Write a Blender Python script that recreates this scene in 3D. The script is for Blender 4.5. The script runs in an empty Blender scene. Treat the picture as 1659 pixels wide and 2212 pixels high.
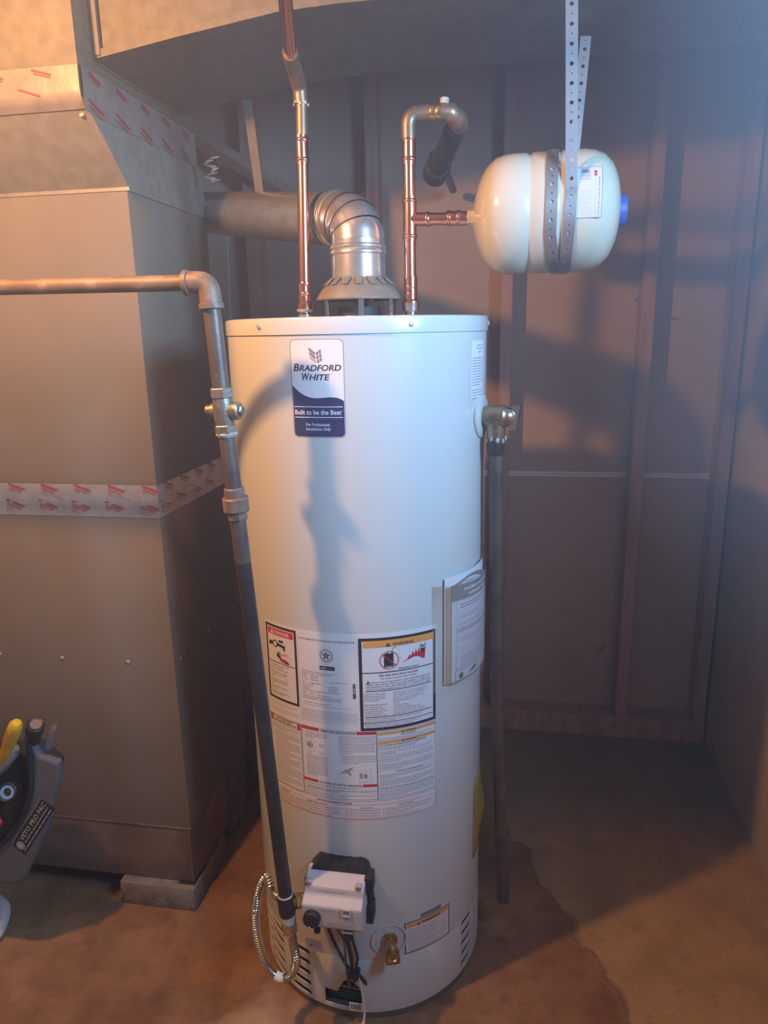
import bpy, bmesh, math, random
from mathutils import Vector, Matrix
random.seed(7)
sc = bpy.context.scene
COL = sc.collection
pi, sin, cos, rad = math.pi, math.sin, math.cos, math.radians
V = Vector

# ------------------------------------------------------------------ camera
F_PX, YAW, PITCH, ROLL, EYE = 1545.2, 0.17275, 0.24852, -0.019594, V((0, 0, 1.4246))
fwd = V((-sin(YAW)*cos(PITCH), cos(YAW)*cos(PITCH), -sin(PITCH)))
rt0 = V((cos(YAW), sin(YAW), 0)); up0 = rt0.cross(fwd)
rt = rt0*cos(ROLL) + up0*sin(ROLL); up = up0*cos(ROLL) - rt0*sin(ROLL)
cd = bpy.data.cameras.new('camera'); cam = bpy.data.objects.new('camera', cd); COL.objects.link(cam)
cd.sensor_fit = 'VERTICAL'; cd.sensor_height = 36.0; cd.lens = F_PX/2212*36; cd.clip_start = 0.02
M = Matrix.Identity(4)
for i in range(3):
    M[i][0], M[i][1], M[i][2], M[i][3] = rt[i], up[i], -fwd[i], EYE[i]
cam.matrix_world = M
sc.camera = cam

# ------------------------------------------------------------------ light and exposure
w = bpy.data.worlds.new('world'); sc.world = w; w.use_nodes = True
bg = w.node_tree.nodes['Background']
bg.inputs[0].default_value = (1.0, 0.84, 0.70, 1); bg.inputs[1].default_value = 0.12
vs = sc.view_settings
vs.view_transform = 'Standard'; vs.look = 'None'; vs.gamma = 1.0; vs.use_curve_mapping = False; vs.exposure = 0.0
cy = sc.cycles
cy.max_bounces = 4; cy.diffuse_bounces = 3; cy.glossy_bounces = 2; cy.transmission_bounces = 2; cy.volume_bounces = 0; cy.transparent_max_bounces = 6
cy.caustics_reflective = False; cy.caustics_refractive = False

def lamp(name, kind, loc, energy, color, **kw):
    d = bpy.data.lights.new(name, kind); d.energy = energy; d.color = color
    for k, v in kw.items(): setattr(d, k, v)
    o = bpy.data.objects.new(name, d); o.location = loc; COL.objects.link(o); return o
# bare bulb hanging left of the photographer
lamp('bulb_light', 'POINT', (-0.86, 0.70, 1.98), 62.0, (1.0, 0.49, 0.18), shadow_soft_size=0.028)
# daylight through the hopper window high in the right-hand wall
wl = lamp('window_daylight', 'AREA', (0.86, 0.42, 1.84), 88.0, (0.28, 0.58, 1.0), shape='RECTANGLE', size=0.72, size_y=0.40, spread=rad(150))
wl.rotation_euler = V((-1, 0.25, -0.05)).to_track_quat('-Z', 'Z').to_euler()

# ------------------------------------------------------------------ materials
MATS = {}
def mat(name, c1, rough=0.5, metal=0.0, c2=None, scale=8.0, detail=4, mixlo=0.4, mixhi=0.65, bump=0.0, bscale=60, spec=0.5,
        coat=0.0, stretch=None, c3=None, scale3=3.0, lo3=0.55, hi3=0.7, alpha=1.0, rvar=0.0, trans=0.0):
    m = bpy.data.materials.new(name); m.use_nodes = True
    nt = m.node_tree; N = nt.nodes; L = nt.links; b = N['Principled BSDF']
    b.inputs['Base Color'].default_value = (*c1, 1); b.inputs['Roughness'].default_value = rough; b.inputs['Metallic'].default_value = metal
    b.inputs['Specular IOR Level'].default_value = spec; b.inputs['Coat Weight'].default_value = coat
    b.inputs['Alpha'].default_value = alpha; b.inputs['Transmission Weight'].default_value = trans
    if c2 or bump or rvar:
        geo = N.new('ShaderNodeNewGeometry'); mp = N.new('ShaderNodeMapping')
        L.new(geo.outputs['Position'], mp.inputs[0])
        if stretch: mp.inputs['Scale'].default_value = stretch
    if c2 or rvar:
        n = N.new('ShaderNodeTexNoise'); n.inputs['Scale'].default_value = scale; n.inputs['Detail'].default_value = detail
        L.new(mp.outputs[0], n.inputs[0])
        mr = N.new('ShaderNodeMapRange'); mr.inputs[1].default_value = mixlo; mr.inputs[2].default_value = mixhi
        L.new(n.outputs[0], mr.inputs[0])
    if c2:
        mx = N.new('ShaderNodeMix'); mx.data_type = 'RGBA'
        mx.inputs[6].default_value = (*c1, 1); mx.inputs[7].default_value = (*c2, 1)
        L.new(mr.outputs[0], mx.inputs[0]); out = mx.outputs[2]
        if c3:
            n3 = N.new('ShaderNodeTexNoise'); n3.inputs['Scale'].default_value = scale3; n3.inputs['Detail'].default_value = 6
            L.new(mp.outputs[0], n3.inputs[0])
            r3 = N.new('ShaderNodeMapRange'); r3.inputs[1].default_value = lo3; r3.inputs[2].default_value = hi3
            L.new(n3.outputs[0], r3.inputs[0])
            m3 = N.new('ShaderNodeMix'); m3.data_type = 'RGBA'; m3.inputs[7].default_value = (*c3, 1)
            L.new(r3.outputs[0], m3.inputs[0]); L.new(out, m3.inputs[6]); out = m3.outputs[2]
        L.new(out, b.inputs['Base Color'])
    if rvar:
        rr = N.new('ShaderNodeMapRange'); rr.inputs[3].default_value = rough-rvar; rr.inputs[4].default_value = rough+rvar
        L.new(n.outputs[0], rr.inputs[0]); L.new(rr.outputs[0], b.inputs['Roughness'])
    if bump:
        nb = N.new('ShaderNodeTexNoise'); nb.inputs['Scale'].default_value = bscale; nb.inputs['Detail'].default_value = 5
        L.new(mp.outputs[0], nb.inputs[0]); bp = N.new('ShaderNodeBump'); bp.inputs['Strength'].default_value = bump
        bp.inputs['Distance'].default_value = 0.004
        L.new(nb.outputs[0], bp.inputs['Height']); L.new(bp.outputs[0], b.inputs['Normal'])
    MATS[name] = m
    return m

mat('heater_paint', (0.62, 0.63, 0.61), 0.30, coat=0.25, bump=0.03, bscale=300)
mat('cap_paint', (0.62, 0.63, 0.61), 0.20, coat=0.5)
mat('furnace_paint', (0.220, 0.176, 0.128), 0.75, 0.0, c2=(0.200, 0.160, 0.117), spec=0.25, scale=5, bump=0.04, bscale=260)
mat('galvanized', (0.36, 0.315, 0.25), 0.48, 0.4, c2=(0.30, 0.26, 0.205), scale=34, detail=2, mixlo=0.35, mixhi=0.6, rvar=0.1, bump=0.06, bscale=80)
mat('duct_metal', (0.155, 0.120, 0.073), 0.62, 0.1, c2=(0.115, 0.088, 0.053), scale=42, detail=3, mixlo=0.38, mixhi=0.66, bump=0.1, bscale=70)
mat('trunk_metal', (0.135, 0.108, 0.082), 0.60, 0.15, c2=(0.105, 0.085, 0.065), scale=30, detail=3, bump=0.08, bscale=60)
mat('vent_metal', (0.74, 0.72, 0.68), 0.23, 0.8, c2=(0.60, 0.58, 0.55), scale=40, detail=3, rvar=0.08)
mat('base_metal', (0.24, 0.19, 0.15), 0.45, 0.45, c2=(0.17, 0.13, 0.105), scale=12, c3=(0.42, 0.37, 0.31), scale3=160, lo3=0.66, hi3=0.72)
mat('foil', (0.66, 0.62, 0.58), 0.30, 0.55, c2=(0.55, 0.51, 0.48), scale=30, bump=0.35, bscale=24, rvar=0.1)
mat('joint_foil', (0.34, 0.275, 0.225), 0.36, 0.35, c2=(0.27, 0.21, 0.17), scale=26, bump=0.35, bscale=24, rvar=0.1)
mat('copper', (0.93, 0.44, 0.27), 0.20, 1.0, c2=(0.80, 0.33, 0.20), scale=30, rvar=0.08)
mat('old_copper', (0.36, 0.20, 0.12), 0.42, 0.7, c2=(0.20, 0.16, 0.10), scale=24, c3=(0.24, 0.30, 0.20), scale3=40, lo3=0.6, hi3=0.72)
mat('iron_pipe', (0.17, 0.13, 0.105), 0.42, 0.45, c2=(0.11, 0.085, 0.075), scale=20, bump=0.1, bscale=120, c3=(0.34, 0.22, 0.16), scale3=46, lo3=0.66, hi3=0.78)
mat('rusty_pipe', (0.22, 0.145, 0.10), 0.55, 0.2, c2=(0.155, 0.10, 0.07), scale=18, bump=0.1, bscale=120, c3=(0.36, 0.24, 0.17), scale3=30, lo3=0.56, hi3=0.7)
mat('black_pipe', (0.055, 0.045, 0.042), 0.42, 0.3, c2=(0.035, 0.03, 0.03), scale=20, c3=(0.14, 0.12, 0.11), scale3=50, lo3=0.66, hi3=0.78)
mat('fitting', (0.34, 0.30, 0.245), 0.45, 0.7, c2=(0.24, 0.21, 0.165), scale=40, bump=0.25, bscale=130)
mat('pipe_dope', (0.55, 0.51, 0.43), 0.7, c2=(0.36, 0.31, 0.25), scale=80, bump=0.5, bscale=160)
mat('brass', (0.58, 0.41, 0.17), 0.30, 0.95, c2=(0.42, 0.28, 0.11), scale=50)
mat('valve_bronze', (0.48, 0.38, 0.24), 0.36, 0.9, c2=(0.33, 0.26, 0.17), scale=60, bump=0.25, bscale=90)
mat('stainless', (0.72, 0.68, 0.62), 0.24, 1.0)
mat('chrome', (0.80, 0.80, 0.80), 0.18, 1.0)
mat('zinc', (0.62, 0.62, 0.62), 0.28, 0.55)
mat('strap_metal', (0.68, 0.69, 0.70), 0.30, 0.85)
mat('tank_paint', (0.62, 0.575, 0.44), 0.18, coat=0.5)
mat('blue_plastic', (0.045, 0.10, 0.42), 0.45)
mat('black_plastic', (0.022, 0.021, 0.021), 0.45, bump=0.05, bscale=300)
mat('grey_plastic', (0.56, 0.53, 0.53), 0.50, bump=0.08, bscale=500)
mat('window_plastic', (0.36, 0.36, 0.40), 0.25)
mat('white_paper', (0.78, 0.77, 0.78), 0.45)
mat('brand_white', (0.80, 0.80, 0.82), 0.28, coat=0.3)
mat('navy', (0.030, 0.038, 0.12), 0.35)
mat('print_black', (0.035, 0.033, 0.040), 0.5)
mat('print_grey', (0.22, 0.21, 0.23), 0.5)
mat('print_light', (0.42, 0.41, 0.44), 0.5)
mat('print_white', (0.80, 0.79, 0.80), 0.5)
mat('print_red', (0.62, 0.045, 0.055), 0.45)
mat('print_orange', (0.80, 0.36, 0.09), 0.45)
mat('tape_red', (0.50, 0.035, 0.045), 0.5)
mat('yellow_card', (0.40, 0.28, 0.05), 0.5)
mat('manual_paper', (0.62, 0.60, 0.66), 0.42)
mat('kraft', (0.50, 0.33, 0.20), 0.6)
mat('clear_film', (0.75, 0.68, 0.55), 0.12, alpha=0.14)
mat('sticker_grey', (0.24, 0.22, 0.20), 0.5)
mat('dark_inside', (0.030, 0.032, 0.030), 0.6)
mat('green_bars', (0.10, 0.13, 0.11), 0.35, 0.4)
mat('wire_white', (0.70, 0.62, 0.54), 0.5)
mat('wire_red', (0.30, 0.06, 0.05), 0.5)
mat('wire_grey', (0.22, 0.19, 0.17), 0.4, 0.4)
mat('heater_base', (0.20, 0.18, 0.16), 0.5, 0.3)
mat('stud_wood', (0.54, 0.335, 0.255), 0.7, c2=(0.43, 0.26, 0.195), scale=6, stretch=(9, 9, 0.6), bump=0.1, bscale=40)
mat('wall_sheet', (0.57, 0.42, 0.325), 0.85, c2=(0.51, 0.375, 0.29), scale=3, c3=(0.24, 0.17, 0.14), scale3=7, lo3=0.72, hi3=0.8, bump=0.05, bscale=150)
mat('sheet_joint', (0.88, 0.86, 0.82), 0.8)
mat('right_wall', (0.56, 0.45, 0.33), 0.85, c2=(0.49, 0.385, 0.28), scale=4, bump=0.25, bscale=45, c3=(0.28, 0.20, 0.14), scale3=20, lo3=0.68, hi3=0.8)
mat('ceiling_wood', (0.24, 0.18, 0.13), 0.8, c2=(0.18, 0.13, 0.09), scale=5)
mat('paver', (0.25, 0.22, 0.19), 0.9, c2=(0.17, 0.145, 0.125), scale=25, bump=0.6, bscale=120)
mat('bag_cloth', (0.115, 0.12, 0.14), 0.8, c2=(0.095, 0.10, 0.118), scale=300, bump=0.3, bscale=700)
mat('bag_black', (0.018, 0.018, 0.020), 0.75, bump=0.2, bscale=500)
mat('tool_yellow', (0.78, 0.50, 0.02), 0.40, c2=(0.55, 0.34, 0.02), scale=22)
mat('tool_red', (0.62, 0.03, 0.05), 0.4)
mat('tool_steel', (0.40, 0.43, 0.48), 0.35, 0.7)
mat('tool_blue', (0.20, 0.42, 0.72), 0.35, 0.3)
mat('stool_white', (0.72, 0.66, 0.62), 0.5, c2=(0.60, 0.54, 0.50), scale=12, c3=(0.2, 0.17, 0.15), scale3=90, lo3=0.70, hi3=0.76)
mat('glass', (0.9, 0.95, 1.0), 0.05, alpha=0.08)

def floor_material():
    m = bpy.data.materials.new('stained_concrete'); m.use_nodes = True
    nt = m.node_tree; N = nt.nodes; L = nt.links; b = N['Principled BSDF']
    geo = N.new('ShaderNodeNewGeometry')
    def noise(scale, detail=5, rough=0.55):
        n = N.new('ShaderNodeTexNoise'); n.inputs['Scale'].default_value = scale; n.inputs['Detail'].default_value = detail
        n.inputs['Roughness'].default_value = rough; L.new(geo.outputs['Position'], n.inputs[0]); return n.outputs[0]
    def rng(s, a, c):
        r = N.new('ShaderNodeMapRange'); r.inputs[1].default_value = a; r.inputs[2].default_value = c; L.new(s, r.inputs[0]); return r.outputs[0]
    def mix(f, a, c):
        x = N.new('ShaderNodeMix'); x.data_type = 'RGBA'
        for i, s in ((0, f), (6, a), (7, c)):
            if isinstance(s, tuple): x.inputs[i].default_value = (*s, 1)
            else: L.new(s, x.inputs[i])
        return x.outputs[2]
    def math2(op, a, c):
        x = N.new('ShaderNodeMath'); x.operation = op
        for i, s in enumerate((a, c)):
            if isinstance(s, (int, float)): x.inputs[i].default_value = s
            else: L.new(s, x.inputs[i])
        return x.outputs[0]
    sep = N.new('ShaderNodeSeparateXYZ'); L.new(geo.outputs['Position'], sep.inputs[0])
    X, Y = sep.outputs[0], sep.outputs[1]
    tan = mix(rng(noise(9), 0.35, 0.65), (0.46, 0.30, 0.145), (0.36, 0.23, 0.11))
    tan = mix(math2('MULTIPLY', rng(noise(26), 0.58, 0.76), 0.6), tan, (0.17, 0.115, 0.07))
    brown = mix(rng(noise(5), 0.36, 0.64), (0.205, 0.098, 0.046), (0.35, 0.19, 0.092))
    brown = mix(math2('MULTIPLY', rng(noise(17, 8, 0.7), 0.48, 0.72), 0.75), brown, (0.15, 0.070, 0.040))
    brown = mix(rng(noise(3.2, 6), 0.56, 0.70), brown, (0.50, 0.34, 0.19))
    # edge of the old slab patch that the heater stands on: runs from the wall corner towards the camera
    wob = math2('MULTIPLY', math2('SUBTRACT', noise(7), 0.5), 0.14)
    edge = math2('ADD', math2('ADD', X, math2('MULTIPLY', Y, 0.45)), wob)      # x + 0.45 y
    f = rng(edge, 0.84, 0.875)
    col = mix(f, brown, tan)
    d = math2('ABSOLUTE', math2('SUBTRACT', edge, 0.858), 0)
    line = rng(math2('ADD', d, math2('MULTIPLY', noise(60), 0.02)), 0.022, 0.010)
    col = mix(math2('MULTIPLY', line, 0.6), col, (0.10, 0.07, 0.05))
    # greyer towards the back wall
    back = rng(math2('ADD', Y, math2('MULTIPLY', noise(4), 0.3)), 1.95, 2.2)
    col = mix(math2('MULTIPLY', back, 0.7), col, (0.22, 0.19, 0.16))
    L.new(col, b.inputs['Base Color']); b.inputs['Roughness'].default_value = 0.72
    bp = N.new('ShaderNodeBump'); bp.inputs['Strength'].default_value = 0.5; bp.inputs['Distance'].default_value = 0.006
    L.new(math2('ADD', noise(35, 6, 0.65), math2('MULTIPLY', noise(140, 3), 0.3)), bp.inputs['Height']); L.new(bp.outputs[0], b.inputs['Normal'])
    MATS['stained_concrete'] = m
floor_material()

# ------------------------------------------------------------------ mesh helpers
class MB:
    def __init__(s): s.v = []; s.f = []
    def add(s, vs, fs):
        o = len(s.v); s.v += [tuple(p) for p in vs]; s.f += [tuple(i+o for i in f) for f in fs]; return s
    def box(s, a, b, bev=0.0, seg=2):
        a, b = V(a), V(b)
        bm = bmesh.new(); bmesh.ops.create_cube(bm, size=1.0)
        for q in bm.verts: q.co = V((a[i]+(b[i]-a[i])*(q.co[i]+0.5) for i in range(3)))
        if bev: bmesh.ops.bevel(bm, geom=bm.edges[:], offset=bev, segments=seg, profile=0.5, affect='EDGES')
        bm.verts.index_update(); s.add([q.co for q in bm.verts], [[q.index for q in f.verts] for f in bm.faces]); bm.free(); return s
    def prism(s, pts, ext):          # closed planar polygon (3D points) swept by vector ext
        n = len(pts); e = V(ext); pts = [V(p) for p in pts]
        s.add(pts + [p+e for p in pts], [tuple(range(n))[::-1], tuple(range(n, 2*n))] + [(i, (i+1) % n, (i+1) % n+n, i+n) for i in range(n)]); return s
    def lathe(s, prof, o, axis, seg=32, cap=(True, True), ref=None):   # prof: [(distance along axis, radius)]
        o = V(o); ax = V(axis).normalized(); r0 = V(ref) if ref else (V((1, 0, 0)) if abs(ax.x) < 0.9 else V((0, 1, 0)))
        e1 = (r0-ax*r0.dot(ax)).normalized(); e2 = ax.cross(e1); vs = []; fs = []
        for d, r in prof:
            for k in range(seg):
                t = 2*pi*k/seg; vs.append(o+ax*d+(e1*cos(t)+e2*sin(t))*r)
        for i in range(len(prof)-1):
            for k in range(seg):
                k2 = (k+1) % seg; fs.append((i*seg+k, i*seg+k2, (i+1)*seg+k2, (i+1)*seg+k))
        if cap[0]: fs.append(tuple(range(seg))[::-1])
        if cap[1]: fs.append(tuple((len(prof)-1)*seg+k for k in range(seg)))
        return s.add(vs, fs)
    def cyl(s, a, b, r, r2=None, seg=24, bev=0.0):
        a, b = V(a), V(b); L = (b-a).length; r2 = r if r2 is None else r2
        pr = [(0, r), (L, r2)] if not bev else [(0, r-bev), (bev, r), (L-bev, r2), (L, r2-bev)]
        return s.lathe(pr, a, b-a, seg)
    def hexn(s, a, b, r, bev=0.0015):
        a, b = V(a), V(b); L = (b-a).length
        return s.lathe([(0, r-bev), (bev, r), (L-bev, r), (L, r-bev)], a, b-a, 6)
    def sphere(s, c, r, seg=16, rings=10, sc3=(1, 1, 1)):
        c = V(c); vs = []; fs = []
        for i in range(rings+1):
            t = pi*i/rings
            for k in range(seg):
                p = 2*pi*k/seg; vs.append(c+V((r*sin(t)*cos(p)*sc3[0], r*sin(t)*sin(p)*sc3[1], r*cos(t)*sc3[2])))
        for i in range(rings):
            for k in range(seg):
                k2 = (k+1) % seg; fs.append((i*seg+k, (i+1)*seg+k, (i+1)*seg+k2, i*seg+k2))
        return s.add(vs, fs)
    def tube(s, pts, rf, seg=14, caps=True):   # rf: radius or list
        pts = [V(p) for p in pts]; n = len(pts); R_ = rf if isinstance(rf, list) else [rf]*n
        T = [(pts[min(i+1, n-1)]-pts[max(i-1, 0)]).normalized() for i in range(n)]
        r0 = V((0, 0, 1)) if abs(T[0].z) < 0.9 else V((1, 0, 0)); e = (r0-T[0]*r0.dot(T[0])).normalized(); vs = []; fs = []
        for i in range(n):
            e = (e-T[i]*e.dot(T[i])).normalized(); b = T[i].cross(e)
            for k in range(seg):
                t = 2*pi*k/seg; vs.append(pts[i]+(e*cos(t)+b*sin(t))*R_[i])
        for i in range(n-1):
            for k in range(seg):
                k2 = (k+1) % seg; fs.append((i*seg+k, i*seg+k2, (i+1)*seg+k2, (i+1)*seg+k))
        if caps: fs += [tuple(range(seg))[::-1], tuple((n-1)*seg+k for k in range(seg))]
        return s.add(vs, fs)

def rounded(pts, r, n=8):       # polyline with rounded corners
    pts = [V(p) for p in pts]; out = [pts[0]]
    for i in range(1, len(pts)-1):
        a, b, c = pts[i-1], pts[i], pts[i+1]; d1 = (a-b); d2 = (c-b); q = min(r, d1.length*0.49, d2.length*0.49)
        p0 = b+d1.normalized()*q; p2 = b+d2.normalized()*q
        for k in range(n+1):
            t = k/n; out.append(p0*(1-t)**2+b*2*t*(1-t)+p2*t*t)
    return out+[pts[-1]]
def spline(pts, n=10):          # Catmull-Rom
    P = [V(p) for p in pts]; P = [P[0]*2-P[1]]+P+[P[-1]*2-P[-2]]; out = []
    for i in range(1, len(P)-2):
        for k in range(n):
            t = k/n; a, b, c, d = P[i-1:i+3]
            out.append(0.5*((2*b)+(c-a)*t+(2*a-5*b+4*c-d)*t*t+(3*b-a-3*c+d)*t**3))
    return out+[P[-2]]
def resample(pts, step):
    out = [pts[0]]; acc = 0
    for a, b in zip(pts, pts[1:]):
        L = (b-a).length; d = step-acc
        while d <= L: out.append(a+(b-a)*(d/L)); d += step
        acc = (acc+L) % step
    return out

def obj(name, mb, m, parent=None, smooth=35):
    me = bpy.data.meshes.new(name); me.from_pydata(mb.v, [], mb.f); me.validate()
    bm = bmesh.new(); bm.from_mesh(me); bmesh.ops.recalc_face_normals(bm, faces=bm.faces[:]); bm.to_mesh(me); bm.free()
    me.materials.append(MATS[m])
    if smooth:
        me.polygons.foreach_set('use_smooth', [True]*len(me.polygons)); me.set_sharp_from_angle(angle=rad(smooth))
    o = bpy.data.objects.new(name, me); COL.objects.link(o)
    if parent:
        o.parent = parent
        if parent.type == 'EMPTY': o.matrix_parent_inverse = Matrix.Translation(-V(parent.location))
    return o
def thing(name, label, cat, loc=(0, 0, 0), group=None):
    o = bpy.data.objects.new(name, None); o.location = loc; o.empty_display_size = 0.05; COL.objects.link(o)
    return tag(o, label, cat, group)
def tag(o, label, cat, group=None):
    o['label'] = label; o['category'] = cat
    if group: o['group'] = group
    return o
def struct(o, label=None):
    o['kind'] = 'structure'
    if label: o['label'] = label
    return o
def sub(name, src, parent, off):      # copy of an alike piece sharing its mesh
    o = src.copy(); o.name = name; COL.objects.link(o); o.parent = parent
    o.matrix_parent_inverse = src.matrix_parent_inverse.copy(); o.location = src.location+V(off); return o

_dg = bpy.context.evaluated_depsgraph_get
def text_mesh(body, bold=0.0, shear=0.0, res=2, align='LEFT', spacing=1.0):
    c = bpy.data.curves.new('text', 'FONT'); c.body = body; c.size = 1.0; c.resolution_u = res; c.shear = shear; c.offset = bold; c.align_x = align
    c.space_line = 1.0; c.space_character = spacing; c.fill_mode = 'FRONT'
    o = bpy.data.objects.new('text', c); COL.objects.link(o); bpy.context.view_layer.update()
    me = bpy.data.meshes.new_from_object(o.evaluated_get(_dg()))
    vs = [(p.co.x, p.co.y) for p in me.vertices]; fs = [tuple(p.vertices) for p in me.polygons]
    bpy.data.objects.remove(o); bpy.data.curves.remove(c); bpy.data.meshes.remove(me)
    return vs, fs
CAP = 0.729     # cap height of the built-in font at size 1

class Print:
    """Flat print in (u, v) millimetres, carried to a surface by mp(u, v, lift)."""
    def __init__(s, mp, step=9.0, lift=0.00015): s.mp = mp; s.step = step; s.m = {}; s.lift = lift; s.rnd = random.Random(3)
    def mb(s, c): return s.m.setdefault(c, MB())
    def cols(s, us, lo, hi, c, layer=1):
        a = [(u, lo(u), hi(u)) for u in us]; n = len(a)
        vs = [s.mp(u, l, s.lift*layer) for u, l, h in a]+[s.mp(u, h, s.lift*layer) for u, l, h in a]
        s.mb(c).add(vs, [(i, i+1, n+i+1, n+i) for i in range(n-1)])
    def rect(s, u0, v0, u1, v1, c, layer=1):
        if u0 > u1: u0, u1 = u1, u0
        n = max(1, math.ceil((u1-u0)/s.step)); s.cols([u0+(u1-u0)*i/n for i in range(n+1)], lambda u: v0, lambda u: v1, c, layer)
    def frame(s, u0, v0, u1, v1, t, c, layer=1):
        s.rect(u0, v0, u1, v0+t, c, layer); s.rect(u0, v1-t, u1, v1, c, layer); s.rect(u0, v0+t, u0+t, v1-t, c, layer); s.rect(u1-t, v0+t, u1, v1-t, c, layer)
    def poly(s, pts, c, layer=2): s.mb(c).add([s.mp(u, v, s.lift*layer) for u, v in pts], [tuple(range(len(pts)))])
    def disc(s, u, v, r, c, layer=2, n=20): s.poly([(u+r*cos(2*pi*k/n), v+r*sin(2*pi*k/n)) for k in range(n)], c, layer)
    def ring(s, u, v, r, t, c, layer=2, n=28):
        vs = [s.mp(u+q*cos(2*pi*k/n), v+q*sin(2*pi*k/n), s.lift*layer) for q in (r, r-t) for k in range(n)]
        s.mb(c).add(vs, [(k, (k+1) % n, n+(k+1) % n, n+k) for k in range(n)])
    def line(s, pts, t, c, layer=2):
        for (a, b), (p, q) in zip(pts, pts[1:]):
            L = math.hypot(p-a, q-b) or 1; nx, ny = -(q-b)/L*t/2, (p-a)/L*t/2
            s.poly([(a+nx, b+ny), (a-nx, b-ny), (p-nx, q-ny), (p+nx, q+ny)], c, layer)
    def text(s, body, u0, v, cap, c, u1=None, bold=0.0, shear=0.0, layer=3, align='LEFT', rot=0.0, sx=0.95, res=2):
        vs, fs = text_mesh(body, bold, shear, res, 'LEFT')
        if not vs: return
        lo = min(p[0] for p in vs); W = max(p[0] for p in vs)-lo; k = cap/CAP
        kx = (u1-u0)/W if u1 is not None else k*sx
        off = -lo*kx
        if align == 'CENTER': off -= W*kx/2
        cr, sr = cos(rot), sin(rot)
        s.mb(c).add([s.mp(u0+(x*kx+off)*cr-y*k*sr, v+(x*kx+off)*sr+y*k*cr, s.lift*layer) for x, y in vs], fs)
    def lines(s, body, u0, v, cap, pitch, c, sx=0.9, bold=0.0, **kw):
        for i, t in enumerate(body): s.text(t, u0, v-i*pitch, cap, c, sx=sx, bold=bold, **kw)
    def greek(s, u0, u1, v, n, pitch, h, c='print_light', last=0.6, layer=2):
        for i in range(n):
            end = u1 if i < n-1 else u0+(u1-u0)*last; u = u0
            while u < end-1.5:
                L = min(s.rnd.uniform(2.2, 7.0)*h/1.2, end-u); s.rect(u, v-i*pitch, u+L, v-i*pitch+h*0.62, c, layer); u += L+0.6*h
    def emit(s, parent, names, stuff=True):
        for c, mb in s.m.items():
            o = obj(names.get(c, 'printed_text'), mb, c, parent, smooth=0)
            if stuff: o['kind'] = 'stuff'

# ------------------------------------------------------------------ the room
fl = MB(); nx, ny = 40, 40
fl.box((-2.4, -1.2, -0.06), (0.72, 2.50, 0.0)); struct(obj('floor', fl, 'stained_concrete', smooth=0), 'brown stained concrete basement floor')
WB = 2.469                                # face of the wall sheets; studs stand in front of it
wb = struct(obj('wall_back', MB().box((-2.4, WB+0.012, 0), (0.72, WB+0.06, 2.42)), 'wall_sheet', smooth=0), 'unfinished stud wall with brown sheets behind it')
for x0, x1 in ((-2.40, -1.24), (-1.236, -0.012), (-0.008, 0.715)):
    obj('wall_sheet', MB().box((x0, WB, 0.0), (x1, WB+0.012, 0.930)), 'wall_sheet', wb, smooth=0)
    obj('wall_sheet', MB().box((x0, WB, 0.946), (x1, WB+0.012, 2.42)), 'wall_sheet', wb, smooth=0)
obj('sheet_joint_strip', MB().box((-2.40, WB-0.003, 0.9295), (0.715, WB+0.011, 0.9375)), 'sheet_joint', wb, smooth=0)
obj('sheet_joint_strip', MB().box((-2.40, WB-0.003, 0.9385), (0.715, WB+0.011, 0.9465)), 'sheet_joint', wb, smooth=0)
SF = 2.380
stud0 = obj('stud', MB().box((-0.019, SF, 0.076), (0.019, WB-0.0005, 2.34), 0.002, 1), 'stud_wood', wb)
stud0.location.x = -0.010
for x in (0.420, 0.681, -0.435, -0.84, -1.25, -1.65): 
    s = stud0.copy(); s.location.x = x; COL.objects.link(s); s.parent = wb
obj('bottom_plate', MB().box((-2.4, SF, 0.0), (0.705, WB-0.0005, 0.038), 0.002, 1), 'stud_wood', wb)
obj('bottom_plate', MB().box((-2.4, SF+0.003, 0.038), (0.705, WB-0.0005, 0.076), 0.002, 1), 'stud_wood', wb)
obj('top_plate', MB().box((-2.4, SF, 2.34), (0.705, WB-0.0005, 2.42), 0.002, 1), 'stud_wood', wb)
# nails left in the sheet and the studs
for p in ((0.50, 1.44), (0.39, 1.50)):
    obj('nail', MB().cyl((p[0], WB+0.004, p[1]), (p[0]+0.02, WB-0.028, p[1]+0.008), 0.0016, seg=6), 'dark_inside', wb)
RW = 0.71
rw = MB()
for a, b in (((-1.2, 0), (2.50, 1.56)), ((-1.2, 1.56), (0.02, 2.42)), ((0.82, 1.56), (2.50, 2.42)), ((0.02, 2.08), (0.82, 2.42))):
    rw.box((RW, a[0], a[1]), (RW+0.18, b[0], b[1]))
wr = struct(obj('wall_right', rw, 'right_wall', smooth=0), 'tan concrete basement wall on the right')
wn = MB(); 
for a, b in (((0.02, 1.56), (0.82, 1.60)), ((0.02, 2.04), (0.82, 2.08)), ((0.02, 1.60), (0.06, 2.04)), ((0.78, 1.60), (0.82, 2.04)), ((0.41, 1.60), (0.43, 2.04))):
    wn.box((RW+0.06, a[0], a[1]), (RW+0.10, b[0], b[1]))
win = struct(obj('window_1', wn, 'grey_plastic', smooth=0), 'basement hopper window')
for a, b in ((0.06, 0.41), (0.43, 0.78)): obj('pane', MB().box((RW+0.078, a, 1.60), (RW+0.082, b, 2.04)), 'glass', win, smooth=0)
struct(obj('wall_left', MB().box((-2.46, -1.2, 0), (-2.4, 2.50, 2.42)), 'right_wall', smooth=0), 'far left basement wall')
cl = struct(obj('ceiling', MB().box((-2.46, -1.2, 2.42), (0.89, 2.53, 2.46)), 'ceiling_wood', smooth=0), 'wooden subfloor above the joists')
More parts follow.
